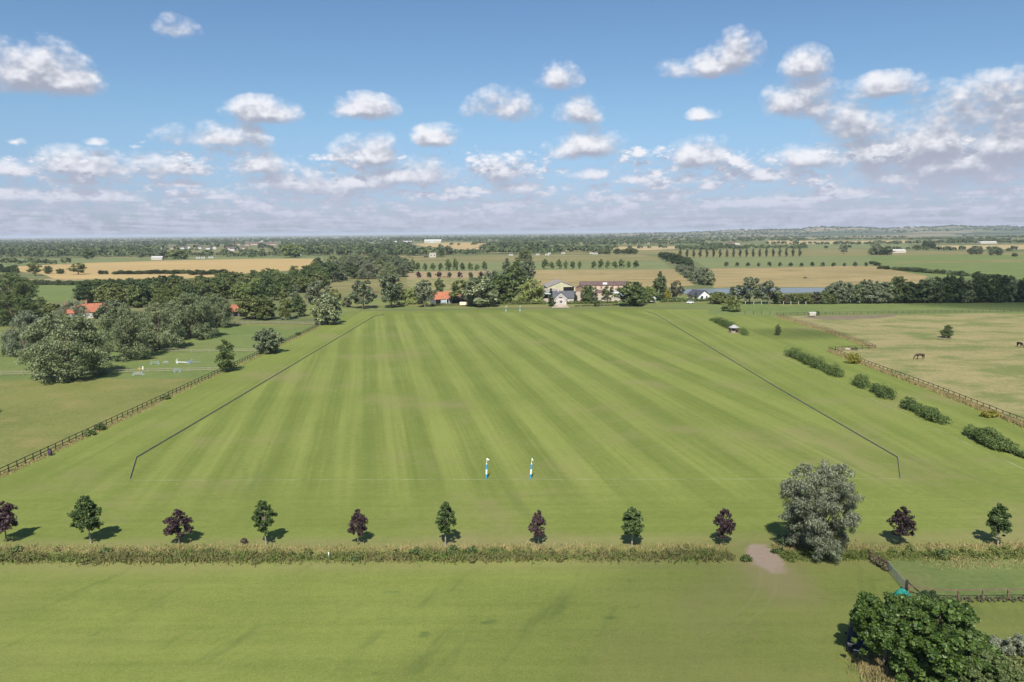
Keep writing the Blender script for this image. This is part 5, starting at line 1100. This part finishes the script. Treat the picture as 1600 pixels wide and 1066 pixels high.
for i, (px, lf) in enumerate([(654, 'purple'), (670.5, 'dark'), (686.5, 'purple'), (702.5, 'dark'), (718, 'purple'), (735.5, 'dark'), (751.5, 'purple')]):
    T(px, 434.5, 424.5 + (i % 2) * .6, 7.5, 'row', lf, ordn[i] + (' tree, purple,' if lf == 'purple' else ' tree, dark green,') + ' in the short row beyond the cottage', 'short row of purple and green trees')
for i in range(19):
    px = 1063 + i * 10.35; T(px, 402.5 - i * .06, 389 - i * .12 + (i * 7 % 5) * .35, 5.2, 'poplar', 'dark', ordn[i] + ' slim poplar counted from the left in the long far avenue', 'slim poplars of the far avenue', name='poplar_tree')
for i in range(14):
    px = 1135 + i * 16.75; T(px, 416.8 - (i % 3) * .2, 409 + (i * 5 % 4) * .5, 6.2, 'row', 'dark', ordn[i] + ' small dark round tree counted from the left in the row above the straw pasture', 'small dark round trees in a row')
for i, (px, py, tp, w, lf) in enumerate([(1034, 403, 394, 14, 'dark'), (1041, 406, 394, 16, 'dark'), (1049, 409, 395, 17, 'dark'), (1056, 412, 397, 18, 'dark'), (1064, 415, 400, 18, 'dark'), (1072, 417, 402, 18, 'dark'), (1077, 418, 405, 14, 'dark'),
        (1062, 425, 413, 14, 'grey'), (1069, 429, 414, 16, 'grey'), (1077, 434, 416, 17, 'grey'), (1084, 439, 416, 18, 'grey'), (1092, 443, 418, 20, 'grey'), (1102, 445, 419, 22, 'grey'), (1107, 446, 424, 18, 'willow')]):
    T(px, py, tp, w, 'broad', lf, ordn[i] + (' tree from the far end of the slanting avenue, dark' if lf == 'dark' else ' tree from the far end of the slanting avenue, silvery'), 'slanting avenue of trees')
# hedge and single trees round the wheat
for px, py, tp, w, k, lab in [(55, 431, 410, 20, 'open', 'leafy tree standing at the left in the wheat'), (75, 428, 415.5, 13, 'broad', 'round tree right of the leafy one in the wheat'), (95, 428, 420, 12, 'broad', 'low bush tree in the middle of the wheat hedge line'), (122.5, 429, 411, 24, 'open', 'spreading open tree alone against the wheat')]:
    T(px, py, tp, w, k, 'olive' if k == 'open' else 'mid', lab)
def blob_row(x0, x1, y0, y1, h0, h1, w, label, group, leafs, seed, key='broad', step=None, name='hedge_bush', cat='bush'):
    rg = random.Random(seed); px = x0
    while px < x1:
        py = y0 + (y1 - y0) * (px - x0) / (x1 - x0); ww = w * rg.uniform(.75, 1.3)
        T(px, py + rg.uniform(-.4, .4), py - rg.uniform(h0, h1), ww, key, rg.choice(leafs), label, group, name=name, cat=cat); px += (step or w * .62) * rg.uniform(.8, 1.2)
blob_row(157, 172, 428.5, 428.5, 5, 6.5, 9, 'bush of the short dark hedge standing in the wheat', 'short hedge in the wheat', ['mid', 'dark'], 1)
blob_row(182, 300, 428.5, 428, 4.5, 7, 11, 'bush of the long hedge crossing the wheat', 'long hedge in the wheat', ['mid', 'dark'], 2)
blob_row(300, 350, 430, 429, 6, 9, 13, 'bush at the right end of the long wheat hedge', 'right end of the wheat hedge', ['mid', 'dark'], 3)
blob_row(0, 150, 444.5, 446, 6, 9, 13, 'bush in the hedge between the wheat and the small green field', 'hedge below the wheat', ['mid', 'dark', 'willow'], 4)
blob_row(0, 30, 425, 428, 8, 14, 14, 'bushy tree at the left edge beside the wheat', 'left edge bushes by the wheat', ['dark', 'mid'], 5)
blob_row(130, 260, 446, 441, 5, 9, 13, 'hedge tree along the lower edge of the wheat', 'lower wheat edge trees', ['mid', 'dark', 'olive'], 6)
T(16, 474, 427, 74, 'big_willow', 'mid', 'large tree at the left edge above the small green field', var=0); T(20, 503, 461, 82, 'big_willow', 'mid', 'large round tree at the left edge below the small green field', var=2)
T(2, 492, 466, 40, 'broad', 'dark', 'dark tree cut by the left edge below the large round one', var=1); T(50, 490, 470, 18, 'broad', 'purple', 'purple dark bush beside the left field', name='bush', cat='bush'); T(65, 480, 464, 13, 'broad', 'mid', 'little round tree below the small green field'); T(45, 486, 465, 20, 'broad', 'dark', 'dark bush between the large round tree and the small green field', name='bush', cat='bush')
T(82, 497, 474, 34, 'broad', 'olive', 'olive tree left of the farmhouse', var=2); T(152, 498, 487, 14, 'broad', 'dark', 'dark bush in front of the farmhouse wall', name='bush', cat='bush')
T(163, 490, 474, 16, 'broad', 'olive', 'olive bush right of the farmhouse', name='bush', cat='bush'); T(141, 474, 465, 10, 'broad', 'gold', 'yellow green tree just behind the farmhouse chimney')
far_hedge((-20, 510), (32, 510), 2.6, 2.0, 'dark', 'dark clipped hedge at the left edge', 1500, 46, .6)
# light willows beyond the wheat
T(457, 402.5, 382, 33, 'broad', 'pale', 'bright yellow green willow beyond the wheat field', var=1); T(279, 405, 390, 29, 'broad', 'pale', 'yellow green willow beyond the middle of the wheat field', var=3)
T(255, 405, 389, 20, 'broad', 'grey', 'blue grey tree left of the yellow green willow beyond the wheat'); T(220, 405, 390, 13, 'open', 'grey', 'grey tree beyond the wheat, left of the blue grey one'); T(138, 405, 388, 16, 'broad', 'mid', 'rounded tree beyond the left part of the wheat')
T(700, 398, 385, 19, 'broad', 'mid', 'tall rounded tree at the left of the far dark wood'); T(1318, 397, 381, 14, 'open', 'grey', 'pale tall tree alone in the far right fields', var=0)
for i, (px, tp, w) in enumerate([(1368, 378, 17), (1378, 386, 18), (1387, 384, 16), (1362, 388, 12)]): T(px, 398.5, tp, w, 'broad', ('grey', 'dark', 'grey', 'willow')[i], ('tallest', 'darkest', 'rounder', 'lowest')[i] + ' tree of the clump beside the far white shed', 'clump by the far white shed')
for i, (px, py, tp, w, lf) in enumerate([(1433, 389.5, 383, 15, 'mid'), (1446, 389, 377, 10, 'dark'), (1456, 389, 378, 12, 'dark'), (1520, 397.5, 387, 15, 'grey'), (1530, 397.5, 386.5, 12, 'grey'), (1549, 399, 386, 9, 'grey'), (1560, 399, 387, 12, 'grey'), (1585, 401, 395.5, 9, 'mid'), (1485, 390.5, 386, 12, 'brown'), (1291, 388, 384, 6, 'mid'), (1327, 387, 383, 7, 'mid')]):
    T(px, py, tp, w, 'broad', lf, ['low green', 'dark upright', 'dark rounded', 'broad silver', 'taller silver', 'slim silver', 'leaning silver', 'small green', 'low brownish', 'tiny green', 'tiny rounded'][i] + ' tree scattered in the far right meadows', 'scattered far right trees')
# woods whose trees can still be told apart
def inside(poly, x, y):
    c = False
    for i in range(len(poly)):
        (x0, y0), (x1, y1) = poly[i], poly[i - 1]
        if (y0 > y) != (y1 > y) and x < (x1 - x0) * (y - y0) / (y1 - y0) + x0: c = not c
    return c
def wood(poly, sx, sy, hm, wm, leafs, label, group, seed, keys=('broad', 'broad', 'open')):
    rg = random.Random(seed); xs = [p[0] for p in poly]; ys = [p[1] for p in poly]; y = max(ys); row = 0
    while y > min(ys):
        x = min(xs) + (row % 2) * sx / 2
        while x < max(xs):
            qx, qy = x + rg.uniform(-.35, .35) * sx, y + rg.uniform(-.35, .35) * sy
            if inside(poly, qx, qy):
                g = G(qx, qy); lf = rg.choice(leafs)
                tree_at(g, rg.uniform(*hm), rg.uniform(*wm), rg.choice(keys), lf, label[lf] if isinstance(label, dict) else label, group)
            x += sx
        y -= sy * (0.5 + 0.5 * (y - min(ys)) / (max(ys) - min(ys))); row += 1
names = {'dark': 'dark green', 'mid': 'mid green', 'olive': 'olive green', 'willow': 'grey green', 'grey': 'pale grey', 'pale': 'yellow green'}
def nl(where, ks): return {k: names[k] + ' ' + where for k in ks}
wood([(110, 474), (130, 463), (200, 459), (280, 455), (330, 448), (362, 445), (350, 465), (300, 478), (200, 482), (150, 478)], 20, 8, (10, 13), (10, 14), ['dark', 'mid', 'dark', 'olive'], nl('tree of the wood behind the left willows', names), 'wood behind the left willows', 1)
wood([(355, 441), (420, 436), (470, 432), (505, 430), (530, 446), (505, 452), (470, 462), (430, 470), (380, 478), (340, 470)], 19, 8, (9, 13), (9, 13), ['mid', 'olive', 'dark', 'mid', 'pale'], nl('tree of the wood round the slate roofed cottage', names), 'wood round the slate cottage', 2)
wood([(480, 432), (500, 420), (540, 418), (620, 418), (645, 428), (632, 437), (560, 437), (520, 443)], 19, 6, (11, 16), (11, 16), ['dark', 'mid', 'dark', 'grey', 'olive'], nl('tree of the high wood left of the rows', names), 'high wood left of the tree rows', 3)
for px, py, tp, w in ((556, 430, 397, 40), (590, 428, 392, 44), (618, 433, 400, 36), (540, 428, 400, 30), (606, 440, 410, 34), (577, 436, 408, 36)):
    T(px, py, tp, w, 'big_willow', 'grey' if w > 35 else 'willow', 'great pale grey willow rising above the high wood' if w > 35 else 'great grey green willow in the high wood', 'great willows of the high wood', name='willow_tree')
for px, w in ((937, 9), (945, 8), (950, 8), (965, 14), (975, 12), (985, 16), (990, 13)):
    T(px, 397, 397 - w * .62, w, 'broad', 'mid', 'rounded tree of the small clumps right of the dark far wood', 'small far clumps', var=px)

# ------------------------------------------------------------------ far woods, hedgerows and copses that read as one mass
def yh(x): return YH - (x - 800) * math.tan(ROLL)
frg = np.random.RandomState(77)
FT = []
def scatter(x0, x1, f0, f1, n, hmin=8, hmax=13, wk=(1.0, 1.7), mask=None, pw=1.0):
    """f0, f1: rows below the horizon line"""
    for _ in range(n):
        x = frg.uniform(x0, x1); q = f0 + (f1 - f0) * frg.uniform(0, 1) ** pw
        if mask and not mask(x, q): continue
        g = G(x, yh(x) + q); h = frg.uniform(hmin, hmax); FT.append((g[0], g[1], hill_z(g[0], g[1]), h, h * frg.uniform(*wk)))
def fline(pa, pb, n, h0=5, h1=10, wk=(1.0, 1.8), gap=0.12):
    for i in range(n):
        if frg.uniform() < gap: continue
        u = (i + frg.uniform(-.4, .4)) / n; g = G(pa[0] + (pb[0] - pa[0]) * u, pa[1] + (pb[1] - pa[1]) * u + frg.uniform(-.15, .15)); h = frg.uniform(h0, h1)
        FT.append((g[0], g[1], hill_z(g[0], g[1]), h, h * frg.uniform(*wk)))
vill = lambda x, q: not (245 < x < 400 and 16 < q < 25 and frg.uniform() < .8) and not (380 < x < 440 and 12 < q < 19)
scatter(-20, 640, 3.5, 14, 1500, mask=vill); scatter(-20, 640, 12, 24, 620, 9, 13, mask=vill); scatter(-20, 245, 22, 32, 200, 9, 13); scatter(440, 640, 20, 33, 150, 10, 15)
scatter(245, 440, 24, 36, 60, 5, 9)
scatter(620, 1010, 3.5, 13, 1000); scatter(780, 1000, 11, 21, 260, 9, 13); scatter(990, 1260, 4, 18, 380, 7, 12); scatter(1000, 1700, 2.0, 9, 1700, 8, 12); scatter(1180, 1700, 1.0, 6.5, 800, 9, 14, (1.6, 3.0))
for pa, pb, n in [((1215, 376), (1420, 374), 60), ((1420, 375), (1560, 374), 70), ((1200, 382.5), (1300, 382), 12), ((1280, 383), (1420, 381.5), 30), ((1060, 390), (1260, 388.5), 40), ((1240, 389), (1260, 389), 8), ((1420, 381), (1600, 380), 50), ((1380, 391), (1600, 393), 16),
                  ((900, 389.5), (1060, 388.5), 10), ((890, 383), (1060, 382.5), 40), ((1000, 380), (1100, 382), 40), ((1100, 384), (1165, 390), 26), ((1060, 388), (1120, 392), 20), ((640, 388.5), (720, 387), 7), ((690, 384), (790, 382), 7), ((0, 403), (240, 401), 40), ((240, 401), (520, 399), 40),
                  ((1480, 378), (1580, 376), 40), ((0, 413), (110, 413.5), 14), ((1505, 370), (1600, 372), 30), ((740, 381), (840, 380), 60), ((1270, 372), (1420, 371), 40)]:
    fline(pa, pb, n)
def fpoly(poly, sx, sy, h0, h1, w0, w1):
    xs = [p[0] for p in poly]; ys = [p[1] for p in poly]; y = max(ys)
    while y > min(ys):
        x = min(xs)
        while x < max(xs):
            qx, qy = x + frg.uniform(-.4, .4) * sx, y + frg.uniform(-.4, .4) * sy
            if inside(poly, qx, qy): g = G(qx, qy); FT.append((g[0], g[1], 0, frg.uniform(h0, h1), frg.uniform(w0, w1)))
            x += sx
        y -= sy
fpoly([(690, 399), (760, 397.5), (760, 394.5), (690, 396)], 8, 1.6, 6, 9, 10, 14)
fpoly([(760, 397), (845, 398), (900, 396), (958, 396), (958, 393.5), (900, 392.5), (840, 392), (760, 393)], 8, 1.6, 10, 14, 12, 18)
fpoly([(750, 396), (850, 393), (850, 386), (800, 386), (760, 389)], 9, 2.0, 13, 17, 15, 22)
fpoly([(525, 400), (600, 402), (690, 402), (690, 398), (600, 396), (525, 395)], 9, 2.0, 11, 15, 14, 20)
FT = np.array(FT); nq = 34
n = len(FT); c = np.repeat(FT, nq, 0); d = unit(frg.normal(size=(n * nq, 3)) + np.array([0, 0, .35])); d[:, 2] = np.abs(d[:, 2]) * .9 + frg.uniform(-.35, .1, n * nq)
p = c[:, :3] + np.stack([d[:, 0] * c[:, 4] * .5, d[:, 1] * c[:, 4] * .5, c[:, 3] * (.52 + .46 * d[:, 2])], 1) * np.array([1, 1, 1])
nr = unit(d + frg.normal(size=d.shape) * .45); tg = frg.normal(size=d.shape); tg = unit(tg - (tg * nr).sum(1, keepdims=True) * nr); b = np.cross(nr, tg)
s = (c[:, 4] * frg.uniform(.28, .5, n * nq))[:, None]
Q = np.stack([p - tg * s * .6, p + b * s * .5, p + tg * s * .6, p - b * s * .5], 1); Q[:, :, 2] = np.maximum(Q[:, :, 2], np.repeat(FT[:, 2], nq)[:, None] - .2)
tag(mobj('far_woods', mesh_quads('far_woods', Q, M_LEAF['far'])), 'distant woods and hedgerows along the horizon', 'woods', kind='stuff')

# repeats told apart by their place: counted from the left of the photograph
def unique_labels():
    by = {}
    for o in sc.objects:
        if o.parent is None and o.get('label') and o.get('group'): by.setdefault((o['group'], o['label']), []).append(o)
    for (gr, lab), L in by.items():
        if not 2 <= len(L) <= 30 or len(lab.split()) > 12: continue
        L.sort(key=lambda o: o.location.x / max(o.location.y, 1))
        for i, o in enumerate(L): o['label'] = ordn[i] + ' of those: ' + lab if False else (lab + ', ' + ordn[i] + (' one' if i == 0 else ' from left'))
unique_labels()

# ------------------------------------------------------------------ clouds standing overhead, whose shade lies on the fields
def overhead_cloud(tx, ty, h, rx, ry, rz, sigma, seed):
    bm = bmesh.new(); bmesh.ops.create_icosphere(bm, subdivisions=4, radius=1.0); rg = np.random.RandomState(seed); K = rg.normal(size=(7, 3)) * 2.2; ph = rg.uniform(0, 6, 7)
    for v in bm.verts:
        q = 1 + sum(.07 * math.sin(float(K[i] @ np.array(v.co)) + ph[i]) for i in range(7)); v.co = Vector((v.co.x * rx * q, v.co.y * ry * q, v.co.z * rz * q * (1 if v.co.z > 0 else .6)))
    me = bpy.data.meshes.new('cloud'); bm.to_mesh(me); bm.free()
    m, t = newmat('cloud_vapour'); nd(t, 'ShaderNodeOutputMaterial', {1: nd(t, 'ShaderNodeVolumePrincipled', {'Color': (1, 1, 1, 1), 'Density': sigma, 'Anisotropy': 0.3}).outputs[0]})
    me.materials.append(m); k = h / sd.z
    tag(mobj('cloud', me, None, (tx + sd.x * k, ty + sd.y * k, h)), kind='structure')
overhead_cloud(440, 425, 520, 190, 92, 60, 0.022, 1)
overhead_cloud(26, 70, 520, 34, 24, 22, 0.009, 2)
overhead_cloud(112, 296, 520, 15, 14, 16, 0.022, 3)

# ------------------------------------------------------------------ air
mh, t = newmat('haze_air')
nd(t, 'ShaderNodeOutputMaterial', {1: nd(t, 'ShaderNodeVolumePrincipled', {'Color': (0.80, 0.88, 1.0, 1), 'Density': 0.00005, 'Anisotropy': 0.0}).outputs[0]})
hz = MB().box(-41000, 41000, -500, 46000, -1.5, 90).build('haze', mh)
tag(hz, kind='stuff')
print('objects', len(sc.objects))
